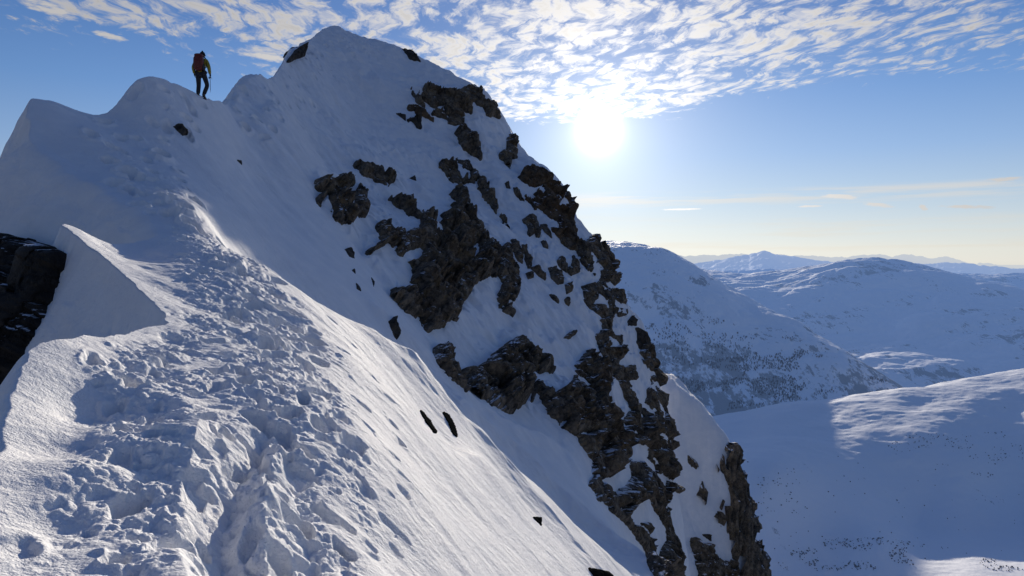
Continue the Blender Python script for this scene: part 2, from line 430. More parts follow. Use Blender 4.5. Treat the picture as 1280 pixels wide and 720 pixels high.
HAZE = 11000.0
def painted_haze(nt, b, length=HAZE, col=(.40, .50, .66)):
    """air haze painted into far materials as emission, growing with distance from the ridge"""
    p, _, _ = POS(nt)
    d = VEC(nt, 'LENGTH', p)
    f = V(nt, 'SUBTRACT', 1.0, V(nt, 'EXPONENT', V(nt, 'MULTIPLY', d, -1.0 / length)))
    em = nt.nodes.new('ShaderNodeEmission'); em.inputs[1].default_value = 1  # haze light given off by the surface itself, no air volume
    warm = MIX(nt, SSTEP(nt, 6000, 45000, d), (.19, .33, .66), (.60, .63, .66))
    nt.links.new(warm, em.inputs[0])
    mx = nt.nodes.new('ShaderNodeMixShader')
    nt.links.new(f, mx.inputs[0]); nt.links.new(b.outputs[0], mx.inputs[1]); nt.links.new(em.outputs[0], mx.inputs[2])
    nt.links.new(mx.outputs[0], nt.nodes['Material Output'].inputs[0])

def mat_far(name, sc, rock_amt, streak=1.0, lo=None, hz=HAZE, rockcol=(.07, .065, .07), veg=0.0):
    m, nt, b = new_mat(name)
    p, nrm, g = POS(nt)
    a = NOISE(nt, p, 1 / (sc * 6), 5, .6)
    q = VEC(nt, 'MULTIPLY', p, (1, .45, streak))
    c = NOISE(nt, q, 1 / sc, 6, .7, .4)
    c2 = NOISE(nt, q, 4.3 / sc, 4, .7)
    nz = SEP(nt, nrm)[2]
    s = V(nt, 'ADD', V(nt, 'MULTIPLY', c, .75), V(nt, 'MULTIPLY', c2, .35))
    s = V(nt, 'ADD', s, V(nt, 'MULTIPLY', V(nt, 'SUBTRACT', a, .5), 1.0))
    s = V(nt, 'ADD', s, V(nt, 'MULTIPLY', V(nt, 'SUBTRACT', .93, nz), .55))
    if lo is not None:
        s = V(nt, 'ADD', s, V(nt, 'MULTIPLY', SSTEP(nt, lo[1], lo[0], SEP(nt, p)[2]), lo[2]))
    r = SSTEP(nt, .80 - rock_amt, .90 - rock_amt, s)
    col = MIX(nt, V(nt, 'MULTIPLY', r, .85), MIX(nt, a, (.84, .86, .90), (.92, .92, .93)), rockcol)
    nt.links.new(col, b.inputs['Base Color']); b.inputs['Roughness'].default_value = .7; b.inputs['Specular IOR Level'].default_value = .2
    nt.links.new(BUMP(nt, V(nt, 'ADD', c, V(nt, 'MULTIPLY', c2, .4)), sc * .10, .6), b.inputs['Normal'])
    painted_haze(nt, b, hz)
    return m
# ------------------------------------------------------------------ ridge on a fan-shaped grid
Q = QUALITY
TH0, TH1 = math.radians(-46), math.radians(27)
nth = int(1500 * Q)
rr = [0.9]
while rr[-1] < 105:
    r = rr[-1]
    rr.append(r * (1 + (0.0024 if r < 3 else 0.0016 if r < 14 else 0.0010 if r < 78 else 0.008) / Q))
rr = np.array(rr); nr = len(rr)
th = np.linspace(TH0, TH1, nth)
TH, RR = np.meshgrid(th, rr)
GX = (np.sin(TH) * RR).astype(np.float32); GY = (np.cos(TH) * RR).astype(np.float32)
GB, SD = base_height(GX, GY)
print('grid', nr, nth)
# where a line of sight first meets the smooth ridge
_T = GB / RR
_CM = np.maximum.accumulate(_T, axis=0)
def hit(u, v):
    a, b = ray(u, v)
    t = math.atan(a); k = int(round((t - TH0) / (TH1 - TH0) * (nth - 1)))
    k = min(max(k, 0), nth - 1)
    tan = b / math.hypot(1, a)
    i = int(np.searchsorted(_CM[:, k], tan))
    if i >= nr: return None
    return np.array([GX[i, k], GY[i, k], GB[i, k]])
def base_at(x, y):
    r = math.hypot(x, y); t = math.atan2(x, y)
    i = min(int(np.searchsorted(rr, r)), nr - 1); k = int(round((t - TH0) / (TH1 - TH0) * (nth - 1)))
    return float(GZ[i, min(max(k, 0), nth - 1)])

def block(x, y, rad):
    """index window of the fan grid around a point"""
    r = math.hypot(x, y); t = math.atan2(x, y); dt = rad / r
    i0 = np.searchsorted(rr, r - rad); i1 = np.searchsorted(rr, r + rad) + 1
    k0 = int((t - dt - TH0) / (TH1 - TH0) * (nth - 1)); k1 = int((t + dt - TH0) / (TH1 - TH0) * (nth - 1)) + 2
    k0 = max(k0, 0); k1 = min(k1, nth)
    if k1 <= k0 or i1 <= i0: return None
    return slice(i0, i1), slice(k0, k1)

DZ = np.zeros_like(GB)
onridge = smooth(-.02, .25, SD)           # 1 on the top side of the rim
nearw = np.clip(RR / 20, .15, 1.6).astype(np.float32)
# fall-line drift streaks on the big slope, softer ripples nearby
fx, fy = .86, -.51
al = GX * fx + GY * fy; ac = -GX * fy + GY * fx
farm = smooth(11, 17, RR)
farm2 = smooth(22, 40, RR)
DZ += farm * (fbm(ac * .45, al * .10, 3, 1) * .20 + fbm(ac * 1.5, al * .22, 3, 5) * .035) * (1 + farm2 * .8)
DZ += farm2 * fbm(GX * .22, GY * .22, 5, 11) * .7
DZ += farm2 * (billow(GX * .5, GY * .5, 4, 21) - .25) * .55
nearm = 1 - smooth(12, 18, RR)
DZ += nearm * (fbm(ac * .8, al * .25, 3, 33) * .07 * smooth(3, 8, RR) + fbm(ac * 1.3, al * .45, 4, 31) * .055 + fbm(ac * 5, al * 1.2, 4, 35) * .012)
DZ += fbm(GX * 9, GY * 9, 3, 41) * .006
# scoop walls: faint layering
DZ += (SD < 0) * (fbm(GX * 1.2, GY * 1.2, 5, 45) * .12 + fbm(GB * 2.4 + GX * .5, GX * .7, 4, 47) * .07) * smooth(0, .4, -SD)

# wind-carved steps in the snow between the crags
SU0, SV0 = project(GX, GY, GB)
_reg = np.zeros_like(GB)
for pl in ([(440, 190), (545, 180), (640, 200), (770, 320), (860, 520), (860, 720), (790, 660), (690, 545), (560, 440), (455, 320), (385, 225)], [(826, 500), (930, 560), (975, 760), (820, 760)], [(500, 95), (560, 90), (640, 180), (640, 215), (520, 170)]):
    w_ = inside(pl, SU0, SV0) & (RR > 22)
    _reg = np.maximum(_reg, w_.astype(np.float32) * (1 if pl[0][0] != 826 else .8))
def blur(A, n):
    for ax in (0, 1):
        for _ in range(2):
            P_ = np.concatenate([np.repeat(A.take([0], ax), n + 1, ax), A, np.repeat(A.take([-1], ax), n, ax)], ax)
            c_ = np.cumsum(P_, ax, dtype=np.float64)
            A = ((c_.take(range(2 * n + 1, P_.shape[ax]), ax) - c_.take(range(0, P_.shape[ax] - 2 * n - 1), ax)) / (2 * n + 1)).astype(np.float32)
    return A
_reg = blur(_reg, int(14 * Q))
t_ = (GB * .95 + fbm(GX * .28, GY * .28, 4, 141) * 2.6 + GX * .35) / 1.9
fr = t_ - np.floor(t_)
DZ += _reg * (smooth(.0, .82, fr) - fr) * 1.25 * smooth(-.35, .25, fbm(GX * .2, GY * .2, 3, 147))
t_ = (GB * .8 + fbm(GX * .6, GY * .6, 4, 151) * 1.2 - GX * .25) / .62
fr = t_ - np.floor(t_)
DZ += _reg * (smooth(.0, .8, fr) - fr) * .34 * smooth(-.1, .4, fbm(GX * .35, GY * .35, 3, 157))
DZ += _reg * (fbm(ac * .9, al * .35, 4, 161) * .16)

def bump_line(uv, height, width, jitter=.0, asym=0.0):
    pts = [hit(*p) for p in uv]; pts = np.array([p for p in pts if p is not None])
    pl = chaikin(pts[:, :2], 2)
    cx, cy = pl.mean(0); R = np.abs(pl - [cx, cy]).max() * 1.5 + width * 4
    b = block(cx, cy, R)
    if b is None: return
    d = seg_dist(pl, GX[b], GY[b])
    d = d + jitter * fbm(GX[b] * 1.5, GY[b] * 1.5, 3, 51)
    DZ[b] += height * np.exp(-np.abs(d / width) ** 1.4)
bump_line([(520, 468), (570, 508), (610, 540), (640, 558), (668, 585), (715, 632), (770, 680), (835, 730)], .42, .55, .25)
bump_line([(610, 560), (645, 600), (690, 650), (730, 700), (760, 735)], .22, .45, .2)
bump_line([(480, 400), (560, 470), (640, 540), (700, 563), (720, 590)], .28, .5, .25)
bump_line([(310, 760), (268, 660), (290, 600), (328, 540)], -.13, .11, .05)
bump_line([(400, 750), (385, 660), (362, 590)], -.07, .09, .05)
bump_line([(345, 750), (330, 660), (335, 600), (345, 560)], .07, .09, .08)
bump_line([(240, 740), (215, 660), (235, 600), (250, 550)], .06, .10, .08)
# hollows on the shelf
for (u, v, rad, dep) in ((105, 505, .35, .12), (40, 560, .25, .08), (30, 650, .2, .05), (190, 560, .4, -.07), (60, 600, .35, -.08), (420, 520, .9, -.05),(330, 690, .25, .08)):
    c = hit(u, v)
    b = block(c[0], c[1], rad * 2.2)
    d2 = (GX[b] - c[0]) ** 2 + (GY[b] - c[1]) ** 2
    DZ[b] -= dep * np.exp(-d2 / (rad * rad * .6))

# ---- boot tracks
TRACKS = [ # pixel path, half width (m), pits per metre, depth
 ([(300, 735), (268, 660), (290, 600), (330, 540), (332, 480), (312, 425), (300, 375), (270, 322), (236, 286), (206, 262), (186, 236), (162, 202), (150, 186)], .20, 5.0, .15),
 ([(425, 735), (402, 680), (372, 600), (360, 540), (352, 475), (372, 425), (346, 385), (312, 346), (277, 306), (228, 268), (200, 240)], .20, 5.0, .15),
 ([(165, 735), (182, 650), (196, 590), (160, 500), (145, 465), (200, 440), (265, 405), (320, 390)], .18, 3.4, .13),
 ([(455, 650), (432, 560), (402, 485), (380, 430), (330, 370)], .14, 3.5, .10),
 ([(40, 735), (60, 700), (92, 640), (135, 580), (195, 520), (260, 470)], .16, 2.6, .10),
 ([(340, 735), (350, 650), (345, 590), (310, 530)], .22, 4.0, .14),
 ([(215, 262), (196, 226), (176, 196), (200, 152), (226, 126), (254, 124)], .30, 5.0, .2),
 ([(150, 190), (170, 150), (205, 120), (235, 122)], .40, 3.6, .16),
 ([(283, 140), (320, 119), (360, 93), (400, 75), (430, 58), (455, 48)], .40, 3.2, .30), ([(285, 144), (322, 124), (362, 98), (402, 80), (432, 62), (455, 50)], .5, 2.2, .22),
]
pits = []
tmask = np.zeros_like(GB)
for path, hw, ppm, dep in TRACKS:
    pts = np.array([p for p in (hit(*q) for q in path) if p is not None])
    pl = chaikin(pts[:, :2], 2)
    seg = np.linalg.norm(np.diff(pl, axis=0), axis=1); cum = np.concatenate([[0], np.cumsum(seg)])
    s = 0; i = 0
    while s < cum[-1]:
        sc_ = min(1.7, max(.55, math.hypot(np.interp(s, cum, pl[:, 0]), np.interp(s, cum, pl[:, 1])) / 6.5))
        s += sc_ / ppm * rng.uniform(.7, 2.3); i += 1
        x = np.interp(s, cum, pl[:, 0]); y = np.interp(s, cum, pl[:, 1])
        x2 = np.interp(s + .1, cum, pl[:, 0]); y2 = np.interp(s + .1, cum, pl[:, 1])
        a = math.atan2(y2 - y, x2 - x)
        side = (hw if i % 2 else -hw) * rng.uniform(.2, 1.6) * sc_
        x -= math.sin(a) * side; y += math.cos(a) * side
        k_ = sc_ * rng.choice([.55, .85, 1.0, 1.25])
        pits.append((x, y, a + rng.normal(0, .4), rng.uniform(.12, .20) * k_, rng.uniform(.065, .10) * k_, dep * k_ * rng.uniform(.5, 1.15)))
    for j in range(0, len(pl) - 1):
        pass
    w = hw * 1.7
    cx, cy = (pl.min(0) + pl.max(0)) / 2; R = np.linalg.norm(pl.max(0) - pl.min(0)) / 2 + w * 3
    lo = np.searchsorted(rr, max(.9, np.hypot(*pl.T).min() - w * 3)); hi = np.searchsorted(rr, np.hypot(*pl.T).max() + w * 3)
    t = np.arctan2(pl[:, 0], pl[:, 1]); rm = np.hypot(*pl.T).min()
    k0 = max(0, int((t.min() - w * 3 / rm - TH0) / (TH1 - TH0) * nth)); k1 = min(nth, int((t.max() + w * 3 / rm - TH0) / (TH1 - TH0) * nth) + 1)
    b = (slice(lo, hi), slice(k0, k1))
    w = w * np.clip(RR[b] / 6.5, .42, 1.2)
    d = seg_dist(pl, GX[b], GY[b]) + fbm(GX[b] * 2.2, GY[b] * 2.2, 3, 61) * w * .9
    tmask[b] = np.maximum(tmask[b], np.exp(-(np.maximum(d, 0) / w) ** 2) * (1 if dep > .11 else .7))
# stray prints beside the track
for i in range(150):
    u = rng.uniform(120, 520); v = rng.uniform(380, 715)
    c = hit(u, v)
    if c is None or math.hypot(c[0], c[1]) > 11: continue
    pits.append((c[0], c[1], rng.uniform(0, 6.3), *(np.array([rng.uniform(.05, .14), rng.uniform(.03, .08), rng.uniform(.02, .08)]) * min(1, max(.4, math.hypot(c[0], c[1]) / 6.5)))))
order = rng.permutation(len(pits))
PZ = np.zeros_like(GB)
for i in order:
    x, y, a, L, W, dep = pits[i]
    b = block(x, y, L * 2.6)
    if b is None: continue
    dx = GX[b] - x; dy = GY[b] - y
    dx = dx + fbm(GX[b] * 9, GY[b] * 9, 2, 71) * .05; dy = dy + fbm(GX[b] * 9, GY[b] * 9, 2, 75) * .05
    p = (dx * math.cos(a) + dy * math.sin(a)) / L; q = (-dx * math.sin(a) + dy * math.cos(a)) / W
    e = np.sqrt(p * p + q * q)
    pit = -dep * (1 - smooth(.68, 1.1, e))
    rim = dep * .30 * np.exp(-((e - 1.35) / .33) ** 2)
    PZ[b] = np.minimum(PZ[b], pit) + rim * (PZ[b] > -dep * .5)
PZ = np.clip(PZ, -.34, .16)
PZ = blur(PZ, max(1, int(2 * Q)))
DZ += PZ
# broken crust and thrown-up clods along the track
cl1 = billow(GX * 3.0, GY * 3.0, 4, 81, .55); cl2 = billow(GX * 11, GY * 11, 3, 85, .55)
near_clod = tmask * (1 - smooth(14, 26, RR) * .6)
DZ += near_clod * ((cl1 - .22) * .075 * (.45 + .55 * smooth(2, 5, RR)) + (cl2 - .2) * .05 - .03)
DZ *= np.where(SD < 9, .25 + .75 * smooth(.0, .35, np.abs(SD)), 1)
GZ = (GB + DZ).astype(np.float32)

def mesh_from(name, co, q, mat, smooth_shade=True, parent=None):
    me = D.meshes.new(name)
    co = np.ascontiguousarray(co, np.float32); q = np.ascontiguousarray(q, np.int32)
    k = q.shape[1]
    me.vertices.add(len(co)); me.vertices.foreach_set('co', co.ravel())
    me.loops.add(q.size); me.loops.foreach_set('vertex_index', q.ravel())
    me.polygons.add(len(q)); me.polygons.foreach_set('loop_start', np.arange(0, q.size, k, dtype=np.int32))
    me.polygons.foreach_set('use_smooth', np.full(len(q), smooth_shade, bool))
    me.update(calc_edges=True)
    me.materials.append(mat)
    ob = D.objects.new(name, me); C.objects.link(ob)
    if parent is not None: ob.parent = parent
    return ob
def grid_faces(n, m, keep=None):
    i = np.arange(n * m).reshape(n, m)
    q = np.stack([i[:-1, :-1], i[:-1, 1:], i[1:, 1:], i[1:, :-1]], -1).reshape(-1, 4)
    if keep is not None: q = q[keep.reshape(-1)[q].all(1)]
    return q
def compact(co, q):
    used = np.zeros(len(co), bool); used[q.ravel()] = True
    rm = np.cumsum(used) - 1
    return co[used], rm[q]

M_SNOW = mat_snow()
keep = (GZ > -75)
co_, q_ = compact(np.stack([GX, GY, GZ], -1).reshape(-1, 3), grid_faces(nr, nth, keep))
ridge = mesh_from('snow_ridge', co_, q_, M_SNOW)
ridge['kind'] = 'structure'
# ------------------------------------------------------------------ bedrock breaking through the snow
def facets(p, cell, seed):
    """blocky value from the nearest jittered cell centre: offset plus a tilted plane, so blocks meet in sharp steps"""
    q = p / cell
    b = np.floor(q).astype(np.int64)
    best = np.full(len(p), 1e9); val = np.zeros(len(p))
    for dx in (-1, 0, 1):
        for dy in (-1, 0, 1):
            for dz in (-1, 0, 1):
                c = b + np.array([dx, dy, dz])
                h = (c[:, 0] * 73856093) ^ (c[:, 1] * 19349663) ^ (c[:, 2] * 83492791) ^ (seed * 2654435761)
                def rnd(k):
                    g = (h + k * 97531) & 0xffffffff
                    g = ((g ^ (g >> 15)) * 2246822519) & 0xffffffff
                    g = ((g ^ (g >> 13)) * 3266489917) & 0xffffffff
                    return ((g ^ (g >> 16)) & 0xffffff) / float(0xffffff)
                ctr = c + np.stack([rnd(1), rnd(2), rnd(3)], 1) * .9
                d = q - ctr
                d2 = (d * d).sum(1)
                m = d2 < best
                v = (rnd(4) * 2 - 1) + (d[:, 0] * (rnd(5) - .5) + d[:, 1] * (rnd(6) - .5) + d[:, 2] * (rnd(7) - .5)) * 1.8
                best = np.where(m, d2, best); val = np.where(m, v, val)
    return val

SU, SV = project(GX, GY, GZ)
_T2 = GZ / RR
VIS = _T2 >= np.maximum.accumulate(_T2, axis=0) - 1e-4
def grad(A):
    dr = np.gradient(A, axis=0) / np.gradient(RR, axis=0)
    dt = np.gradient(A, axis=1) / (RR * (th[1] - th[0]))
    s, c = np.sin(TH), np.cos(TH)
    return dr * s + dt * c, dr * c - dt * s
_gx, _gy = grad(GB)
_n = np.sqrt(_gx ** 2 + _gy ** 2 + 1)
NX, NY, NZ = -_gx / _n, -_gy / _n, 1 / _n

M_ROCK = mat_rock('cliff_rock')
M_ROCK_WARM = mat_rock('warm_cliff_rock', dark=(.05, .035, .025), light=(.20, .14, .085), tint=(.16, .09, .045))
M_STONE = mat_rock('bare_stone', dark=(.03, .027, .025), light=(.12, .10, .08), tint=(.09, .07, .045), snow_at=1.3)
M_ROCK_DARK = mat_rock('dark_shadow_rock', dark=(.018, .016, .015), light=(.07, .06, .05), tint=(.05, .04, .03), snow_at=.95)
M_BLACK = plain('black_rock', (.010, .0105, .010), 1.0, .02, 9, .4)
M_BLACK.node_tree.nodes['Principled BSDF'].inputs['Specular IOR Level'].default_value = 0.0
ROCKS = 0
def rock(name, label, polys, holes=(), height=.35, rough=1.0, mat=None, group=None, jit=2.2, deep=5.0):
    """a crag: the patch of ridge inside the outline, lifted off the slope and broken into blocks"""
    global ROCKS
    ROCKS += 1
    P = [np.array(p, float) for p in polys]; H = [np.array(p, float) for p in holes]
    allp = np.vstack(P); lo = allp.min(0) - 6; hi = allp.max(0) + 6
    m = (SU > lo[0]) & (SU < hi[0]) & (SV > lo[1]) & (SV < hi[1])
    inp = np.zeros(m.shape, bool)
    for p in P: inp[m] |= inside(p, SU[m], SV[m])
    seen = inp & VIS
    if seen.sum() < 4: print('rock not visible', label); return None
    r0 = np.percentile(RR[seen], 1) - .6; r1 = np.percentile(RR[seen], 99) + deep
    m &= (RR > r0) & (RR < r1)
    ii = np.where(m.any(1))[0]; kk = np.where(m.any(0))[0]
    b = (slice(max(0, ii[0] - 1), ii[-1] + 2), slice(max(0, kk[0] - 1), kk[-1] + 2))
    x, y, z = GX[b].ravel().astype(float), GY[b].ravel().astype(float), GZ[b].ravel().astype(float)
    u, v = SU[b].ravel(), SV[b].ravel()
    sd = np.full(len(u), -1e9)
    for p in P:
        d = seg_dist(p, u, v, True); sd = np.maximum(sd, np.where(inside(p, u, v), d, -d))
    for p in H:
        d = seg_dist(p, u, v, True); sd = np.minimum(sd, np.where(inside(p, u, v), -d, d))
    span = min(hi - lo) - 12
    j = min(jit, span * .12) if span > 9 else 0.0
    sd = sd + fbm(u / 7, v / 7, 3, 7 + ROCKS) * j * 1.6 + (1.0 if span > 12 else .3)
    if span > 24 and mat is not M_ROCK_DARK:      # tongues of snow lying down the fall line over the larger crags
        pu, pv = u * .80 + v * .60, -u * .60 + v * .80
        sd = np.minimum(sd, (.44 - fbm(pu / 30, pv / 9, 4, 170 + ROCKS)) * 34)
        sd = np.minimum(sd, (.46 - fbm(pu / 11, pv / 6, 3, 190 + ROCKS)) * 22)
    mpp = np.hypot(x, y) / F
    s = sd * mpp                                     # metres inside the outline
    pos = np.stack([x, y, z], 1)
    wob = np.stack([fbm(x * .8 + z * .3, y * .8, 3, 91), fbm(x * .8, z * .8 + 4, 3, 92), fbm(y * .8, z * .8 + 9, 3, 93)], 1)
    sz = max(.05, min(1.0, span * mpp.mean() * .35)) * rough
    # beds dip towards the lower right
    ca, sa = math.cos(.55), math.sin(.55)
    q = np.stack([pos[:, 0] * ca - pos[:, 2] * sa, pos[:, 1], (pos[:, 0] * sa + pos[:, 2] * ca) * 1.35], 1) + wob * .25
    f = facets(q, 2.6 * sz + .15, 3) * .46 * sz + facets(q, 1.0 * sz + .08, 5) * .21 * sz + facets(q + 3.3, .4 * sz + .04, 9) * .075 * sz
    # run-out beyond the hidden edge so the crag wraps over the skyline
    off = np.where(s > 0, height * (1 - np.exp(-s / (.16 * height + .02))) , -.04 + 1.4 * s)
    inn = smooth(.0, .35 * sz + .05, s)
    off = off + inn * (f + .12 * sz)
    off = np.where(s > 0, np.maximum(off, .02), off)
    off = np.maximum(off, -.5)
    nx, ny, nz = NX[b].ravel(), NY[b].ravel(), NZ[b].ravel()
    co = np.stack([x + nx * off, y + ny * off, z + nz * off], 1)
    n, k = GX[b].shape
    kp = (s > -.28 - 2 * mpp)
    if span <= 24:      # a small stone stays one piece
        K = kp.reshape(n, k); lab = np.where(K, np.arange(1, n * k + 1).reshape(n, k), 0)
        full = np.zeros((n, k), bool); full[:-1, :-1] = K[:-1, :-1] & K[1:, :-1] & K[:-1, 1:] & K[1:, 1:]
        cell = np.where(full, np.arange(1, n * k + 1).reshape(n, k), 0)
        for _ in range(4 * (n + k)):
            c2 = cell.copy()
            c2[1:] = np.maximum(c2[1:], cell[:-1]); c2[:-1] = np.maximum(c2[:-1], cell[1:])
            c3 = c2.copy()
            c3[:, 1:] = np.maximum(c3[:, 1:], c2[:, :-1]); c3[:, :-1] = np.maximum(c3[:, :-1], c2[:, 1:])
            c3[~full] = 0
            if (c3 == cell).all(): break
            cell = c3
        ids, cnt = np.unique(cell[cell > 0], return_counts=True)
        if len(ids) > 1:
            big_ = cell == ids[cnt.argmax()]
            K2 = np.zeros_like(K); K2 |= big_; K2[1:] |= big_[:-1]; K2[:, 1:] |= big_[:, :-1]; K2[1:, 1:] |= big_[:-1, :-1]
            kp = K2.ravel()
    co, qd = compact(co, grid_faces(n, k, kp))
    ob = mesh_from(name, co, qd, mat or (M_STONE if name == 'stone' else M_ROCK), False)
    ob['label'] = label; ob['category'] = 'stone' if name == 'stone' else 'rock'
    if group: ob['group'] = group
    return ob

GC = 'crags on the summit face'
rock('rock_outcrop', 'long dark crag just under the skyline below the summit, topmost on the right edge', [[(514,112),(530,111),(560,116),(588,109),(605,122),(618,129),(624,147),(609,144),(605,133),(592,129),(588,141),(575,133),(556,133),(530,133),(521,126)]], height=.5, group=GC)
rock('rock_outcrop', 'wedge of rock directly below the topmost skyline crag', [[(541,141),(567,133),(579,144),(581,159),(560,152)]], height=.4, group=GC)
rock('rock_outcrop', 'reddish slab left of the wedge below the topmost crag', [[(511,135),(522,133),(541,150),(526,146)]], height=.25, group=GC, mat=M_ROCK_WARM)
rock('stone', 'small grey three-cornered rock under the reddish slab', [[(509,150),(526,145),(526,160)]], height=.22, group='stones in the snow of the face')
rock('stone', 'small dark stone at the left end of the upper rock band', [[(495,142),(507,144),(507,151)]], height=.2, group='stones in the snow of the face')
rock('rock_outcrop', 'upright grey block in the snow gap between upper crags and ochre skyline blocks', [[(569,167),(579,161),(597,171),(600,199),(588,193),(573,180)]], height=.45, group=GC)
rock('rock_outcrop', 'thin upright rib of rock on the skyline above the ochre blocks', [[(635,172),(643,166),(646,198),(639,200),(635,210),(630,202),(625,198),(625,191),(632,189)]], height=.35, group=GC)
rock('rock_outcrop', 'ochre rock under a snow cap on the skyline below the sun', [[(647,222),(657,214),(665,213),(674,217),(682,220),(689,223),(691,229),(680,228),(672,232),(667,235),(661,231)]], height=.4, mat=M_ROCK_WARM, group=GC)
rock('rock_outcrop', 'tall bulging brown pillar on the skyline with a snow patch in its face', [[(673,238),(680,230),(689,229),(699,234),(710,237),(714,249),(717,281),(721,300),(721,311),(714,311),(704,302),(691,290),(689,285),(701,288),(700,279),(689,274),(678,264),(670,262),(657,249),(658,244),(672,245),(680,247)]], [[(696,260),(699,251),(704,238),(709,238),(708,252),(710,261)]], height=.35, mat=M_ROCK_WARM, group=GC)
rock('rock_outcrop', 'dark L-shaped crag alone in the snow, furthest left on the face', [[(394,226),(401,222),(408,225),(441,222),(441,234),(425,239),(412,243),(404,242),(398,239),(394,233)], [(412,243),(424,239),(431,256),(436,263),(441,265),(441,277),(427,281),(417,271),(415,257)], [(394,248),(399,243),(407,244),(402,250),(400,258),(395,254)]], height=.3, group=GC)
rock('rock_outcrop', 'small lumpy rock at the right of the L-shaped crag', [[(444,239),(449,232),(455,239),(461,236),(458,246),(455,254),(459,263),(455,271),(449,271),(441,265),(444,254)]], height=.22, group=GC)
rock('rock_outcrop', 'slanting dark slab above and right of the L-shaped crag', [[(440,206),(444,202),(459,206),(472,208),(477,214),(485,221),(495,221),(492,228),(486,231),(470,225),(455,218),(443,210)]], height=.28, group=GC)
rock('stone', 'small black stone right of the slanting slab', [[(512,223),(518,220),(520,226)]], height=.15, group='stones in the snow of the face')
rock('rock_outcrop', 'broad dark cliff in the middle of the face with ragged snow edges', [[(486,250),(492,249),(507,254),(522,262),(530,267),(545,271),(560,269),(567,269),(564,261),(561,250),(565,240),(573,246),(584,259),(599,284),(608,295),(612,306),(620,317),(620,343),(610,345),(595,354),(584,369),(572,387),(570,401),(565,399),(550,410),(535,416),(524,402),(512,391),(488,372),(490,365),(509,361),(516,342),(512,331),(503,322),(492,312),(484,304),(478,306),(462,318),(455,321),(457,317),(470,308),(479,302),(470,289),(472,280),(484,280),(487,289),(502,295),(519,293),(524,290),(526,282),(526,274),(511,270),(498,260)]],
     [[(540,279),(552,275),(556,285),(570,290),(560,295),(545,294)], [(502,321),(513,312),(525,310),(531,318),(520,327),(508,328)], [(583,317),(590,306),(597,302),(602,312),(596,322),(588,326)]], height=.6, group=GC)
rock('rock_outcrop', 'tall rock column forming the right end of the broad middle cliff', [[(622,316),(635,306),(640,322),(648,337),(648,369),(638,379),(640,395),(624,385),(622,371),(628,354),(622,343)]], height=.5, group=GC)
rock('rock_outcrop', 'narrow rock rib running down to the broad middle cliff', [[(549,205),(565,200),(571,212),(578,227),(577,235),(585,252),(584,258),(575,248),(567,231)]], height=.3, group=GC)
rock('rock_outcrop', 'hooked rock rib beside the snow chute in the upper face', [[(571,199),(586,204),(595,215),(605,227),(614,240),(625,267),(637,288),(616,262),(607,249),(594,229),(580,230),(579,225),(586,223),(590,214),(579,208)]], height=.3, group=GC)
GS = 'rock splinters on the right of the face'
for lab, pl in (
  ('forked splinter of rock under the ochre skyline blocks', [(663,270),(669,272),(673,285),(674,296),(670,297),(669,290),(662,296),(659,283),(654,275)]),
  ('slim splinter beside the foot of the skyline pillar', [(675,281),(682,282),(688,292),(690,298),(684,293)]),
  ('short splinter below the forked one', [(676,302),(681,302),(685,311),(679,309)]),
  ('slim dark streak of rock left of the ochre skyline rock', [(642,235),(648,239),(655,251),(650,250),(644,242)]),
  ('tiny rock fleck above the dark streak left of the ochre rock', [(631,229),(636,229),(638,236),(633,235)]),
  ('long narrow splinter just right of the tall column top', [(638,300),(644,300),(651,315),(653,329),(648,326),(641,311)]),
  ('second narrow splinter right of the tall column top', [(652,306),(656,307),(663,321),(664,336),(660,336),(657,328)]),
  ('pointed block in the middle of the splinter field', [(686,336),(695,335),(702,341),(703,354),(698,356),(691,349)]),
  ('thin flake above the pointed block', [(697,327),(702,320),(707,331),(708,341),(700,335)]),
  ('low flake on the snow rib right of the tall column', [(665,336),(671,333),(680,343),(681,349),(672,343)]),
  ('crooked flake close under the skyline crest', [(709,336),(715,334),(716,321),(722,326),(723,339),(715,345),(712,343)]),
  ('flake below the crooked one on the same rib', [(706,356),(714,353),(715,364),(708,368)]),
  ('small dark flake lowest on the rib', [(705,375),(709,371),(712,375),(711,383),(707,380)]),
  ('rounded dark stone stuck to the snow rib', [(657,342),(664,341),(667,347),(660,349)]),
  ('dark slot of rock on the long snow rib', [(686,368),(695,372),(698,379),(691,376)]),
  ('lone dash of rock on the wide snow sheet', [(703,423),(717,413),(720,418),(710,424)]),
  ('dark four-sided block with snow ledge near the right edge', [(728,359),(740,355),(745,362),(747,373),(742,379),(732,374)]),
  ('stepped ledge of rock below the four-sided block', [(730,375),(740,381),(754,384),(760,396),(753,398),(740,387)])):
    rock('rock_splinter', lab, [pl], height=.25, group=GS, jit=1.2)
rock('rock_outcrop', 'brown crest of rock stepping down the skyline under the pillar', [[(699,300),(722,300),(729,311),(736,317),(740,328),(743,344),(738,341),(727,326),(719,314),(710,308)]], height=.4, group=GC)
rock('rock_outcrop', 'dark rock spine along the right edge of the peak, level with the far horizon', [[(746,292),(756,311),(766,330),(770,354),(778,373),(785,392),(776,394),(768,392),(764,405),(766,420),(776,420),(778,432),(748,432),(745,420),(753,412),(751,401),(759,396),(762,382),(764,373),(755,371),(751,369),(746,354),(750,345),(751,334),(747,328),(749,321),(735,308),(731,302),(738,298)]], height=.22, group=GC)
rock('stone', 'knob of rock on the right skyline below the spine', [[(785,402),(790,395),(796,401),(796,408),(785,407)]], height=.2, group='stones in the snow of the face')
rock('stone', 'upright knob of rock lower down the right skyline', [[(796,412),(808,416),(812,431),(812,440),(800,435),(797,429)]], height=.2, group='stones in the snow of the face')
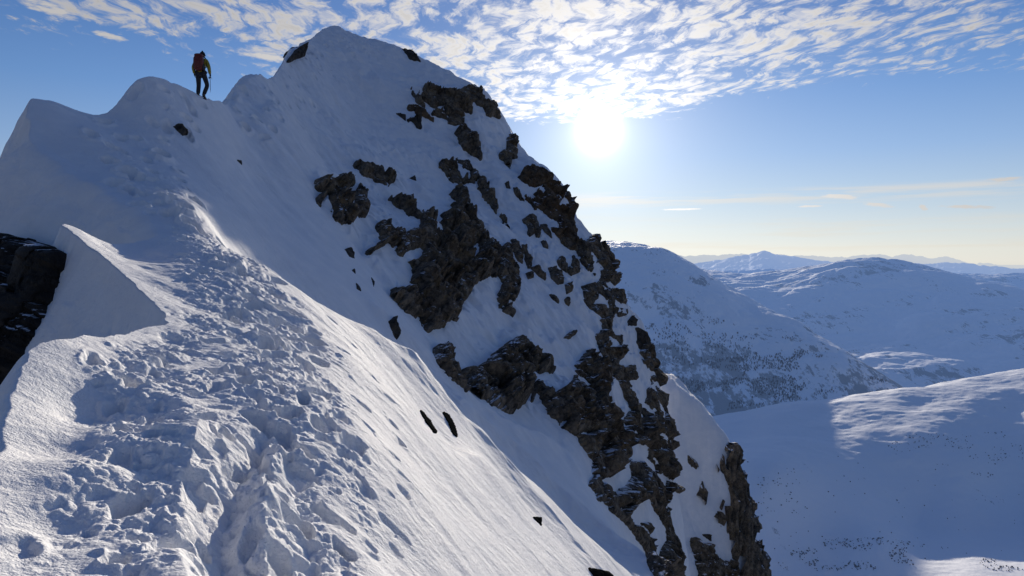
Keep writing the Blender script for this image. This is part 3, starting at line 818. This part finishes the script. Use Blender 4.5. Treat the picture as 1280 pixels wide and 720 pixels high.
rock('rock_outcrop', 'overhanging ledge of dark rock at the foot of the snow basin', [[(576,466),(595,461),(610,451),(617,442),(640,428),(653,421),(662,434),(668,445),(688,456),(690,465),(671,466),(655,464),(640,477),(650,490),(656,503),(640,516),(625,512),(605,500),(588,490)]], height=.7, group=GC)
rock('rock_outcrop', 'dark wedge of rock left of the overhanging ledge, beside the lit slope', [[(540,436),(554,432),(565,447),(574,470),(583,487),(565,474),(550,459)]], height=.4, group=GC)
rock('rock_outcrop', 'great dark buttress at the bottom of the face with long snow tongues', [[(732,439),(738,438),(760,465),(765,470),(780,480),(790,500),(800,540),(812,563),(840,562),(841,604),(834,627),(836,649),(848,693),(856,735),(823,735),(804,684),(782,653),(749,624),(735,606),(741,596),(742,580),(722,548),(709,538),(697,527),(684,518),(682,505),(671,492),(665,501),(668,478),(671,475),(691,495),(707,486),(716,475),(720,458)]],
     [[(764,471),(768,469),(776,469),(774,482),(782,496),(788,512),(782,524),(778,540),(773,540),(768,527),(759,520),(752,505),(754,490)],
      [(749,602),(764,593),(784,573),(782,560),(788,530),(793,530),(798,552),(811,560),(812,570),(804,577),(789,578),(791,595),(782,607),(767,622),(762,613)],
      [(782,649),(787,633),(802,628),(809,618),(815,627),(831,658),(835,675),(824,693),(822,702),(815,693),(814,664),(811,653),(798,655),(789,658)],
      [(721,543),(729,537),(737,542),(730,547)]], height=.38, group=GC)
rock('rock_outcrop', 'steep rock wall above the great buttress, streaked with snow to the right skyline', [[(748,434),(777,434),(799,430),(812,432),(815,449),(823,462),(829,477),(831,499),(838,520),(842,550),(842,562),(812,562),(800,540),(790,500),(780,480),(765,470),(757,455)]],
     [[(777,430),(799,430),(802,445),(810,462),(815,480),(810,488),(810,498),(804,507),(799,505),(791,492),(783,475),(795,473),(792,458),(780,459),(773,454),(774,449),(780,447)],
      [(813,503),(822,511),(821,515),(815,515)], [(808,449),(816,467),(823,497),(831,514),(832,537),(825,537),(827,520),(820,500),(812,470)]], height=.22, group=GC)
GB2 = 'rocks on the lower snow buttress'
rock('rock_outcrop', 'small wedge of rock under the smooth snow dome of the lower buttress', [[(851,569),(862,569),(872,575),(871,587),(862,580)]], height=.5, group=GB2)
rock('rock_outcrop', 'steep black wall along the right edge of the lower buttress', [[(904,569),(911,556),(924,556),(930,587),(936,604),(938,622),(944,631),(946,649),(953,667),(960,693),(964,735),(931,735),(920,704),(918,693),(911,671),(902,655),(898,649),(909,646),(904,635),(898,624),(913,626),(915,618),(904,587),(889,592),(875,590),(898,583)]], height=.7, group=GB2, deep=8)
rock('rock_outcrop', 'ragged dark rock lowest on the lower buttress, at the picture bottom', [[(864,672),(875,678),(889,682),(893,693),(904,702),(909,695),(918,704),(920,713),(915,735),(875,735),(871,704),(866,689)]], height=.6, group=GB2)
rock('rock_splinter', 'upright splinter in the snow of the lower buttress', [[(871,619),(878,602),(883,613),(883,629),(880,634),(873,627)]], height=.35, group=GB2)
rock('rock_splinter', 'thin dark seam of rock where the two buttresses meet', [[(834,602),(857,612),(855,617),(834,608)]], height=.3, group=GB2)
rock('rock_splinter', 'ragged splinter beside the black wall of the lower buttress', [[(890,638),(904,640),(909,649),(909,662),(895,651)]], height=.35, group=GB2)
rock('stone', 'small stone above the lowest rock of the lower buttress', [[(877,668),(888,668),(889,677)]], height=.3, group=GB2)
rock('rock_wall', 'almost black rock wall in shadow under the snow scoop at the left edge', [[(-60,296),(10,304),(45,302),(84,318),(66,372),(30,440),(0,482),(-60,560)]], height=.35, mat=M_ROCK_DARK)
GN = 'stones poking out of the ridge snow'
for lab, pl, h in (
  ('brown stone poking from the snow just below the hiker', [(217,158),(226,157),(236,168),(228,169)], .14),
  ('tiny dark stone alone on the shaded slope below the hiker', [(296,200),(301,201),(302,206)], .1),
  ('dark rock under the snow lip on the left shoulder of the summit', [(357,79),(368,64),(384,55),(380,70)], .35),
  ('dark rock on the right skyline just below the summit', [(503,60),(515,66),(525,77),(512,73)], .3),
  ('long black sliver of rock in the lit slope', [(525,514),(528,516),(537,527),(545,541),(542,540),(533,528)], .015),
  ('greenish black sliver next to the long black one in the lit slope', [(554,516),(560,520),(567,531),(571,546),(568,544),(562,531)], .015),
  ('small black stone in the lit slope low in the picture', [(666,647),(676,648),(676,657)], .05),
  ('dark rock breaking the lit slope at the bottom edge of the picture', [(736,711),(757,715),(770,726),(745,726)], .08),
  ('tiny stone at the upper edge of the shaded gully', [(445,354),(449,359),(451,364),(446,361)], .09),
  ('tiny stone right of the gully edge', [(464,347),(468,353),(467,358)], .09),
  ('small stone near the L-shaped crag, on the gully edge', [(431,312),(437,310),(443,323),(437,320)], .12),
  ('dark stone on the gully edge left of the middle cliff', [(486,402),(492,398),(499,416),(496,424),(490,412)], .18),
  ('thin black stone at the gully edge above the long sliver', [(440,338),(443,336),(444,342)], .08)):
    rock('stone', lab, [pl], height=h, group=GN, jit=.8, rough=.25 if pl[0][1] > 500 else .6, mat=M_BLACK if pl[0][1] > 500 else None)
# ------------------------------------------------------------------ the land beyond
def fan(name, tps, u0, u1, r0, r1, nu, nr_, detail, mat, label=None):
    t0 = math.atan((u0 - 640) / F); t1 = math.atan((u1 - 640) / F)
    t = np.linspace(t0, t1, nu); r = np.exp(np.linspace(math.log(r0), math.log(r1), nr_))
    T, R = np.meshgrid(t, r)
    X = (np.sin(T) * R).astype(np.float32); Y = (np.cos(T) * R).astype(np.float32)
    Z = tps(X, Y)
    Z = Z + detail(X, Y, R, Z)
    ob = mesh_from(name, np.stack([X, Y, Z], -1).reshape(-1, 3), grid_faces(nr_, nu), mat)
    ob['kind'] = 'structure'
    tan = Z / R; cm = np.maximum.accumulate(tan, 0)
    def h(u, v):
        a, b = ray(u, v); k = int(round((math.atan(a) - t0) / (t1 - t0) * (nu - 1)))
        if not 0 <= k < nu: return None
        i = int(np.searchsorted(cm[:, k], b / math.hypot(1, a)))
        if i >= nr_ or i == 0: return None
        return Vector((float(X[i, k]), float(Y[i, k]), float(Z[i, k])))
    return ob, h
class TPSR(TPS):
    def __init__(self, pts, reg=1e-4):
        global remap
        keepf = remap; remap = lambda d: np.asarray(d, float)
        super().__init__(pts, reg); remap = keepf

PLATEAU = [(930,800,480),(1100,800,470),(1320,800,400),(700,800,340),(700,650,600),(700,560,900),
 (960,720,555),(1060,725,545),(1115,722,530),(1200,740,500),(1300,740,500),(1150,668,642),(1220,674,630),(1290,680,622),(1150,698,575),(1220,698,575),(1090,690,560),(1150,716,540),(1290,708,550),(960,600,640),(1050,600,690),(1200,600,712),(1320,600,712),(1050,650,620),(1150,650,672),(1300,650,675),(930,545,830),(1035,548,800),(1150,548,780),(1320,548,770),
 (890,522,960),(960,509,960),(1000,502,960),(1060,495,960),(1130,486,990),(1200,475,1035),(1280,459,1115),(1340,452,1150),(1035,520,880),(1150,512,880),(1280,500,905),(820,540,930),
 (900,530,1120),(1000,530,1150),(1130,530,1190),(1280,530,1320),(1400,520,1330),(750,560,1100)]
TARN = [(660,310,1710),(760,313,1653),(800,319,1615),(825,318,1605),(838,323,1605),(860,333,1596),(880,343,1577),(905,356,1539),(950,382,1425),(1000,411,1320),(1060,446,1216),(1120,480,1190),(1180,515,1110),
 (905,520,1030),(1000,505,1090),(840,540,970),(750,560,950),(830,420,1235),(930,450,1210),(760,450,1240),(660,450,1225),
 (660,335,2400),(760,338,2350),(830,345,2300),(900,410,2150),(1000,480,1900),(1120,560,1425),(1180,600,1330),(660,600,900),(900,600,900),(1100,600,950)]
HILL = [(760,335,3800),(860,334,3700),(905,343,3500),(950,346,3300),(1000,339,3200),(1040,334,3100),(1080,332,3000),(1110,335,2950),(1140,342,2880),(1175,350,2800),(1230,360,2700),(1290,372,2600),(1400,390,2500),
 (1000,400,2500),(950,372,2850),(1100,400,2450),(1200,420,2150),(1290,430,2000),(1400,440,1950),(1130,485,1750),(1080,470,1800),(1000,470,1850),(900,470,1950),(1290,500,1650),(1130,540,1500),
 (860,365,5000),(950,370,4700),(1080,362,4300),(1180,385,4200),(1290,410,4000),(760,360,5200)]
HILL2 = [(1040,350,4300),(1120,344,4200),(1160,345,4100),(1200,344,4000),(1240,346,3900),(1280,350,3800),(1400,362,3700),(1100,400,3300),(1280,420,3000),(1400,430,2900),(1040,440,3000),(1160,380,5500),(1300,390,5300),(1040,390,5600)]

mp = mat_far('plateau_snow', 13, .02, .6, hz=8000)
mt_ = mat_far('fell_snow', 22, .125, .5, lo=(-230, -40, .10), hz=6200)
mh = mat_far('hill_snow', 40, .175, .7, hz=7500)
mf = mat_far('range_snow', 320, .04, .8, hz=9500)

def det_plateau(X, Y, R, Z):
    up = smooth(640, 820, R)
    d = fbm(X / 120, Y / 60, 4, 101) * 3.2 * up * smooth(330, 420, X + (R - 800) * .1)
    d += fbm(X / 48, Y / 40, 4, 105) * 2.0 * (0.25 + up)
    d += fbm(X / 9, Y / 6, 3, 109) * .35
    return d
def det_tarn(X, Y, R, Z):
    g = fbm(X / 420, Y / 420, 5, 121) * 24 + (billow(X / 130, Y / 130, 5, 125) - .25) * 24
    return g * smooth(950, 1250, R) * .8
def det_hill(X, Y, R, Z):
    return fbm(X / 700, Y / 500, 5, 131) * 26 + (billow(X / 230, Y / 170, 5, 135) - .25) * 34
plateau, hit_p = fan('plateau_terrain', TPSR(PLATEAU), 690, 1420, 320, 1300, int(700 * Q), int(620 * Q), det_plateau, mp)
fell, hit_t = fan('fell_terrain', TPSR(TARN), 640, 1190, 940, 2450, int(640 * Q), int(560 * Q), det_tarn, mt_)
hill, hit_h = fan('hill_terrain', TPSR(HILL), 740, 1420, 1320, 5000, int(640 * Q), int(560 * Q), det_hill, mh)
hill2, _ = fan('distant_hill_terrain', TPSR(HILL2), 1020, 1420, 2900, 5600, int(420 * Q), int(320 * Q), det_hill, mh)

# far ranges: each a real crest of peaks standing at its own distance
def mountain_range(name, crest, dist, depth, drop, seed, amp, u0=560, u1=1500):
    nu, nv = int(900 * Q), int(70)
    t = np.linspace(math.atan((u0 - 640) / F), math.atan((u1 - 640) / F), nu)
    s = np.linspace(-1, 1, nv)
    Tm, Sm = np.meshgrid(t, s)
    R = dist + Sm * depth
    X = np.sin(Tm) * R; Y = np.cos(Tm) * R
    us = 640 + F * np.tan(t)
    vs = np.interp(us, [c[0] for c in crest], [c[1] for c in crest])
    cz = np.array([float(ray(u, v)[1]) * dist * math.cos(a) for u, v, a in zip(us, vs, t)])
    k = dist / 853
    jag = fbm(us / 26, us * 0 + seed, 5, seed, .6) * 3.4 * k * amp
    top = cz + jag
    ridge_ = 1 - np.abs(Sm) ** .8
    n = fbm(X / (dist * .05), Y / (dist * .05), 5, seed + 3) * .22 + (billow(X / (dist * .02), Y / (dist * .02), 5, seed + 7) - .3) * .3
    Z = top[None, :] - drop * (1 - ridge_) + n * drop * (1 - ridge_ ** 6) * .9 * (np.abs(Sm) > .02)
    ob = mesh_from(name, np.stack([X, Y, Z], -1).reshape(-1, 3), grid_faces(nv, nu), mf)
    ob['kind'] = 'structure'
mountain_range('near_range_terrain', [(700, 345), (850, 345), (890, 343), (905, 338), (940, 336), (985, 335), (1010, 341), (1040, 345), (1090, 346), (1200, 348), (1300, 346), (1500, 345)], 9000, 1800, 320, 201, .7)
mountain_range('middle_range_terrain', [(700, 330), (800, 330), (860, 328), (900, 323), (925, 319), (945, 316), (955, 314), (968, 317), (985, 319), (1005, 323), (1030, 325), (1070, 328), (1120, 328), (1180, 327), (1240, 331), (1300, 336), (1500, 340)], 19000, 3500, 520, 211, 1.0)
mountain_range('far_range_terrain', [(600, 312), (760, 311), (785, 308), (815, 314), (850, 319), (890, 317), (925, 319), (960, 320), (1000, 318), (1030, 321), (1060, 321), (1090, 317), (1115, 320), (1150, 319), (1185, 323), (1210, 326), (1250, 331), (1290, 335), (1500, 338)], 38000, 6000, 900, 221, 1.35)

# ground below everything, out to the horizon
gm = D.meshes.new('snow_plain'); bmg = bmesh.new()
ang = np.linspace(math.radians(-80), math.radians(80), 61)
rad = [200, 1200, 5000, 20000, 90000]
rows = [[bmg.verts.new((math.sin(a) * r_, math.cos(a) * r_, -420 if r_ < 5000 else -520)) for a in ang] for r_ in rad]
for A, B in zip(rows[:-1], rows[1:]):
    for i in range(len(ang) - 1): bmg.faces.new((A[i], A[i + 1], B[i + 1], B[i]))
bmg.to_mesh(gm); gm.materials.append(mf)
go = D.objects.new('snow_plain', gm); C.objects.link(go); go['kind'] = 'structure'

# birch scrub: far-off woods nobody could count
m_birch, nt_, b_ = new_mat('bare_birch')
n_ = NOISE(nt_, POS(nt_)[0], .05, 3, .6)
nt_.links.new(MIX(nt_, n_, (.10, .09, .10), (.19, .165, .16)), b_.inputs['Base Color']); b_.inputs['Roughness'].default_value = .9
painted_haze(nt_, b_, 12000)
def scrub(name, hitf, regions, hmin, hmax, wid, seed):
    r = np.random.default_rng(seed); co = []; fa = []
    for (poly, n, nsc, thr) in regions:
        P = np.array(poly, float); lo = P.min(0); hi = P.max(0); k = 0; tries = 0
        while k < n and tries < n * 14:
            tries += 1
            u = r.uniform(lo[0], hi[0]); v = r.uniform(lo[1], hi[1])
            if not inside(P, np.array([u]), np.array([v]))[0]: continue
            if float(fbm(np.array([u / nsc]), np.array([v / (nsc * .5)]), 3, seed)[0]) < thr: continue
            c = hitf(u, v)
            if c is None: continue
            k += 1
            h = r.uniform(hmin, hmax); w_ = h * wid * r.uniform(.6, 1.3)
            a = r.uniform(0, math.pi)
            for da in (0, math.pi / 2):
                dx = math.cos(a + da) * w_; dy = math.sin(a + da) * w_
                i = len(co); lean = r.uniform(-.15, .15) * h
                co += [(c.x - dx * .15, c.y - dy * .15, c.z - .3), (c.x + dx * .15, c.y + dy * .15, c.z - .3), (c.x + dx, c.y + dy, c.z + h * r.uniform(.45, .7)), (c.x + lean, c.y, c.z + h), (c.x - dx, c.y - dy, c.z + h * r.uniform(.4, .65))]
                fa.append((i, i + 1, i + 2, i + 3, i + 4))
    ob = mesh_from(name, np.array(co), np.array(fa), m_birch, False)
    ob['kind'] = 'stuff'; return ob
scrub('birch_wood', hit_t, [
  ([(770, 420), (840, 395), (930, 400), (1010, 430), (1000, 452), (900, 455), (850, 480), (790, 470)], 600, 22, .12),
  ([(830, 470), (900, 450), (1010, 440), (1110, 478), (1000, 500), (900, 515), (850, 510)], 1300, 30, .05)], 2.0, 4.6, .28, 301)
scrub('low_scrub', hit_p, [
  ([(950, 680), (1100, 672), (1180, 685), (1280, 690), (1280, 715), (1150, 712), (980, 715)], 420, 40, .05),
  ([(1090, 545), (1280, 540), (1280, 600), (1150, 590)], 200, 25, .1),
  ([(940, 590), (1000, 585), (1010, 660), (950, 655)], 60, 12, .1),
  ([(930, 560), (1280, 560), (1280, 700), (960, 700)], 70, 20, .0)], .4, 1.3, .7, 303)
# ------------------------------------------------------------------ the hiker
def skin(name, verts, edges, radii, mat, parent=None, sub=2, root=0):
    me = D.meshes.new(name + '_cage'); me.from_pydata(verts, edges, []); 
    ob = D.objects.new(name, me); C.objects.link(ob)
    mod = ob.modifiers.new('s', 'SKIN'); mod.use_smooth_shade = True; mod.branch_smoothing = .4
    lay = me.skin_vertices[0].data
    for i, r in enumerate(radii):
        lay[i].radius = r if isinstance(r, tuple) else (r, r); lay[i].use_root = (i == root)
    ss = ob.modifiers.new('u', 'SUBSURF'); ss.levels = sub; ss.render_levels = sub
    bpy.context.view_layer.update()
    ev = ob.evaluated_get(bpy.context.evaluated_depsgraph_get())
    nm = D.meshes.new_from_object(ev); nm.name = name
    ob.modifiers.clear(); ob.data = nm; D.meshes.remove(me)
    nm.materials.clear(); nm.materials.append(mat)
    for p in nm.polygons: p.use_smooth = True
    ob.parent = parent
    return ob
def join_into(ob, others):
    bm = bmesh.new(); bm.from_mesh(ob.data)
    for o in others: bm.from_mesh(o.data)
    bm.to_mesh(ob.data); bm.free()
    for o in others: D.objects.remove(o)
    for p in ob.data.polygons: p.use_smooth = True
def bm_obj(name, bm, mat, parent=None, sm=True):
    me = D.meshes.new(name); bm.to_mesh(me); bm.free(); me.materials.append(mat)
    for p in me.polygons: p.use_smooth = sm
    o = D.objects.new(name, me); C.objects.link(o); o.parent = parent
    return o
def ball(c, s, rot=None, seg=20, ring=14):
    bm = bmesh.new(); bmesh.ops.create_uvsphere(bm, u_segments=seg, v_segments=ring, radius=1)
    for v in bm.verts:
        p = Vector((v.co.x * s[0], v.co.y * s[1], v.co.z * s[2]))
        if rot: p.rotate(rot)
        v.co = p + Vector(c)
    return bm
def pillow(c, s, cuts=6, power=4.0, taper=0.0, wob=.0):
    """a stuffed box: superellipsoid with a taper"""
    bm = bmesh.new(); bmesh.ops.create_cube(bm, size=2); bmesh.ops.subdivide_edges(bm, edges=bm.edges[:], cuts=cuts, use_grid_fill=True)
    for v in bm.verts:
        p = v.co.copy()
        n = (abs(p.x) ** power + abs(p.y) ** power + abs(p.z) ** power) ** (1 / power)
        p /= n
        k = 1 - taper * (p.z * .5 + .5)
        d = 1 + wob * math.sin(p.z * 9 + p.x * 5)
        v.co = Vector((c[0] + p.x * s[0] * k * d, c[1] + p.y * s[1] * k * d, c[2] + p.z * s[2]))
    return bm

m_skin = plain('skin', (.42, .27, .20), .55)
m_jacket = plain('yellow_shell_fabric', (.30, .25, .02), .6, .004, 30)
m_trouser = plain('black_softshell', (.018, .02, .026), .8, .003, 40)
m_hat = plain('black_knit', (.016, .015, .016), .9, .003, 120)
m_glove = plain('black_glove', (.014, .014, .016), .75)
m_boot = plain('dark_boot_leather', (.03, .026, .024), .6)
m_pack = plain('dark_red_nylon', (.12, .014, .011), .6, .004, 25)
m_strap = plain('black_webbing', (.02, .02, .022), .7)
m_steel = plain('brushed_steel', (.30, .30, .31), .35)
m_grip = plain('axe_shaft', (.06, .06, .065), .45)

_az, _ = ray(252, 128)
_k = int(round((math.atan(float(_az)) - TH0) / (TH1 - TH0) * (nth - 1)))
_i = int(np.argmax(np.where((RR[:, _k] > 20) & (RR[:, _k] < 34), GZ[:, _k] / RR[:, _k], -9)))      # the crest along this bearing
_i = int(np.searchsorted(rr, rr[_i] - .12))
HX, HY = float(GX[_i, _k]), float(GY[_i, _k])
FOOT = float(GZ[_i, _k]) - .10                      # boots sunk in the soft snow
HSC = (float(at(255, 61.5, HY)[2]) - FOOT) / 1.83
hp = D.objects.new('person', None); C.objects.link(hp)
hp.location = (HX, HY, FOOT); hp.rotation_euler = (0, 0, math.radians(2)); hp.scale = (HSC,) * 3
hp['label'] = 'hiker in yellow jacket and black trousers walking away along the snow crest'
hp['category'] = 'person'
J = dict(pel=(0, 0, .97), sp=(0, .03, 1.16), ch=(0, .07, 1.38), nk=(0, .11, 1.535), hd=(.005, .145, 1.63), cr=(.01, .15, 1.74),
         lh=(-.10, 0, .92), lk=(-.10, .03, .52), la=(-.07, -.14, .12), lt=(-.07, .02, .05),
         rh=(.10, 0, .92), rk=(.13, .24, .57), ra=(.04, .10, .15), rt=(.05, .28, .12),
         ls=(-.185, .07, 1.44), le=(-.285, .02, 1.18), lw=(-.29, .13, .965),
         rs=(.185, .07, 1.44), re=(.285, .02, 1.17), rw=(.28, .12, .95))
def chain(keys, extra=()):
    vs = [J[k] for k in keys]; return vs
# body: one continuous figure with limbs, neck and head
bk = ['pel', 'sp', 'ch', 'nk', 'hd', 'cr', 'lh', 'lk', 'la', 'lt', 'rh', 'rk', 'ra', 'rt', 'ls', 'le', 'lw', 'rs', 're', 'rw']
be = [(0, 1), (1, 2), (2, 3), (3, 4), (4, 5), (0, 6), (6, 7), (7, 8), (8, 9), (0, 10), (10, 11), (11, 12), (12, 13), (2, 14), (14, 15), (15, 16), (2, 17), (17, 18), (18, 19)]
br = [.125, .115, (.14, .11), .055, (.078, .092), (.07, .08), .085, .056, .038, .03, .085, .056, .038, .03, .055, .042, .03, .055, .042, .03]
body = skin('body', [J[k] for k in bk], be, br, m_skin, hp)
hx, hy, hz0 = J['hd']
feat = []
for bmx in (ball((hx, hy + .098, hz0 + .0), (.013, .02, .022)), ball((hx - .078, hy, hz0 + .005), (.012, .022, .033)), ball((hx + .078, hy, hz0 + .005), (.012, .022, .033)),
            ball((hx - .031, hy + .083, hz0 + .03), (.013, .01, .009)), ball((hx + .031, hy + .083, hz0 + .03), (.013, .01, .009)), ball((hx, hy + .088, hz0 - .042), (.026, .012, .007))):
    feat.append(bm_obj('feature', bmx, m_skin))
join_into(body, feat)
# jacket with sleeves and hem
jk = [(0, .01, .90), (0, .0, .99), J['sp'], J['ch'], (0, .105, 1.51), J['ls'], J['le'], J['lw'], J['rs'], J['re'], J['rw']]
jacket = skin('jacket', jk, [(0, 1), (1, 2), (2, 3), (3, 4), (3, 5), (5, 6), (6, 7), (3, 8), (8, 9), (9, 10)],
     [(.185, .15), (.17, .14), (.158, .132), (.175, .135), (.085, .085), .085, .07, .05, .085, .07, .05], m_jacket, hp)
tr = [J['pel'], J['lh'], J['lk'], (-.07, -.12, .17), J['rh'], J['rk'], (.045, .10, .20)]
trousers = skin('trousers', tr, [(0, 1), (1, 2), (2, 3), (0, 4), (4, 5), (5, 6)], [.14, .108, .08, .075, .108, .08, .075], m_trouser, hp)
bm = ball((hx + .004, hy + .002, hz0 + .045), (.094, .108, .115))
for v in list(bm.verts):
    if v.co.z < hz0 + .0: v.co.z = hz0 + .0 + (v.co.z - hz0) * .08
hat = bm_obj('beanie', bm, m_hat, hp)
bo = bm_obj('bobble', ball((hx + .004, hy - .005, hz0 + .168), (.026, .026, .024)), m_hat, hat)
bf = bm_obj('folded_brim', pillow((hx + .004, hy + .002, hz0 + .028), (.099, .112, .03), 5, 3), m_hat, hat)
def glove(w, side, curl):
    wx, wy, wz = w
    palm = skin('glove', [(wx, wy, wz + .03), (wx, wy + .025, wz - .03), (wx, wy + .04, wz - .075)], [(0, 1), (1, 2)], [(.04, .034), (.034, .044), (.026, .044)], m_glove, hp, 1)
    fs = []
    for i, (oy, ln) in enumerate(((.035, .072), (.012, .08), (-.012, .075), (-.034, .06))):
        b0 = Vector((wx, wy + .04 + oy, wz - .075)); inn = -side
        p1 = b0 + Vector((inn * .010, .004, -ln * .45)); p2 = p1 + Vector((inn * .028 * curl, .0, -ln * .28)); p3 = p2 + Vector((inn * .03 * curl, 0, ln * .05))
        fs.append(skin('finger', [tuple(b0), tuple(p1), tuple(p2), tuple(p3)], [(0, 1), (1, 2), (2, 3)], [.012, .011, .010, .008], m_glove, None, 1))
    t0 = Vector((wx, wy + .055, wz - .03)); t1 = t0 + Vector((-side * .018, .035, -.03)); t2 = t1 + Vector((-side * .02, .01, -.03))
    fs.append(skin('finger', [tuple(t0), tuple(t1), tuple(t2)], [(0, 1), (1, 2)], [.014, .012, .009], m_glove, None, 1))
    join_into(palm, fs)
glove(J['lw'], -1, 1.0); glove(J['rw'], 1, 1.1)
for (ax, ay, az), tilt in ((J['la'], -.10), (J['ra'], 0)):
    boot = skin('boot', [(ax, ay - .01, az + .14), (ax, ay, az + .03), (ax, ay - .03, az - .05), (ax, ay + .10, az - .055), (ax, ay + .20, az - .06)], [(0, 1), (1, 2), (1, 3), (3, 4)], [.062, .056, .045, .046, .036], m_boot, hp, 2)
    so_ = bm_obj('sole', pillow((ax, ay + .07, az - .105), (.05, .155, .016), 4, 5), m_strap, boot)

# rucksack on the back
def place(name, label, cat):
    e = D.objects.new(name, None); C.objects.link(e); e.location = hp.location; e.rotation_euler = hp.rotation_euler; e.scale = hp.scale
    e['label'] = label; e['category'] = cat; return e
bp = place('backpack', 'tall dark red rucksack with black straps on the back of the hiker', 'backpack')
pb = bm_obj('pack_body', pillow((0, -.185, 1.27), (.165, .125, .27), 8, 3.6, -.06, .012), m_pack, bp)
bm_obj('lid', pillow((0, -.17, 1.555), (.155, .13, .062), 6, 3.0, .12), m_pack, bp)
bm_obj('front_pocket', pillow((0, -.31, 1.22), (.11, .035, .14), 5, 3.4), m_pack, bp)
for s in (-1, 1):
    bm_obj('side_pocket', pillow((s * .165, -.17, 1.14), (.03, .08, .11), 5, 3.2), m_strap, bp)
    skin('shoulder_strap', [(s * .085, -.07, 1.50), (s * .10, .03, 1.585), (s * .12, .17, 1.52), (s * .13, .215, 1.40), (s * .15, .15, 1.22), (s * .14, -.06, 1.10)], [(i, i + 1) for i in range(5)], [(.026, .012)] * 6, m_strap, bp, 1)
    skin('compression_strap', [(s * .172, -.08, 1.38), (s * .168, -.2, 1.37), (s * .12, -.31, 1.35)], [(0, 1), (1, 2)], [.009] * 3, m_strap, bp, 1)
skin('hip_belt', [(-.05, -.10, 1.02), (-.19, -.03, 1.02), (-.16, .12, 1.0), (0, .17, .99), (.16, .12, 1.0), (.19, -.03, 1.02), (.05, -.10, 1.02)], [(i, i + 1) for i in range(6)], [(.016, .035)] * 7, m_strap, bp, 1)

# ice axe carried head up in the right hand
ia = place('ice_axe', 'ice axe held in the right hand of the hiker, shaft pointing down', 'ice axe')
wx, wy, wz = J['rw']; hxp, hyp, hzp = wx - .016, wy + .045, wz - .10
tip = (hxp + .03, hyp - .07, hzp - .50)
skin('shaft', [(hxp, hyp, hzp + .02), ((hxp + tip[0]) / 2, (hyp + tip[1]) / 2, (hzp + tip[2]) / 2), tip], [(0, 1), (1, 2)], [(.010, .014)] * 3, m_grip, ia, 1)
skin('spike', [tip, (tip[0] + .004, tip[1] - .012, tip[2] - .08)], [(0, 1)], [.010, .002], m_steel, ia, 1)
skin('pick', [(hxp, hyp, hzp + .02), (hxp + .005, hyp + .07, hzp + .022), (hxp + .008, hyp + .13, hzp + .002), (hxp + .01, hyp + .17, hzp - .03)], [(0, 1), (1, 2), (2, 3)], [(.007, .014), (.006, .013), (.005, .010), .003], m_steel, ia, 1)
skin('adze', [(hxp, hyp, hzp + .02), (hxp - .004, hyp - .06, hzp + .015), (hxp - .006, hyp - .10, hzp - .002)], [(0, 1), (1, 2)], [(.008, .012), (.02, .006), (.03, .004)], m_steel, ia, 1)
# ------------------------------------------------------------------ camera, sun
cam = D.cameras.new('camera'); co = D.objects.new('camera', cam); C.objects.link(co)
cam.lens = 24 * 853 / 853.33; cam.sensor_width = 36; cam.clip_start = .1; cam.clip_end = 200000
co.rotation_euler = (math.pi / 2 - PITCH, 0, 0)
SC.camera = co
sl = D.lights.new('sun', 'SUN'); so = D.objects.new('sun', sl); C.objects.link(so)
sl.energy = 5; sl.angle = math.radians(.5); sl.color = (1, .89, .73)
sd_ = Vector((math.sin(SUN_AZ) * math.cos(SUN_EL), math.cos(SUN_AZ) * math.cos(SUN_EL), math.sin(SUN_EL)))
so.rotation_euler = sd_.to_track_quat('Z', 'Y').to_euler()
SC.view_settings.view_transform = 'Standard'; SC.view_settings.look = 'None'; SC.view_settings.exposure = 0
SC.cycles.use_denoising = True
SC.cycles.max_bounces = 5; SC.cycles.diffuse_bounces = 3; SC.cycles.glossy_bounces = 2
SC.cycles.caustics_reflective = False; SC.cycles.caustics_refractive = False
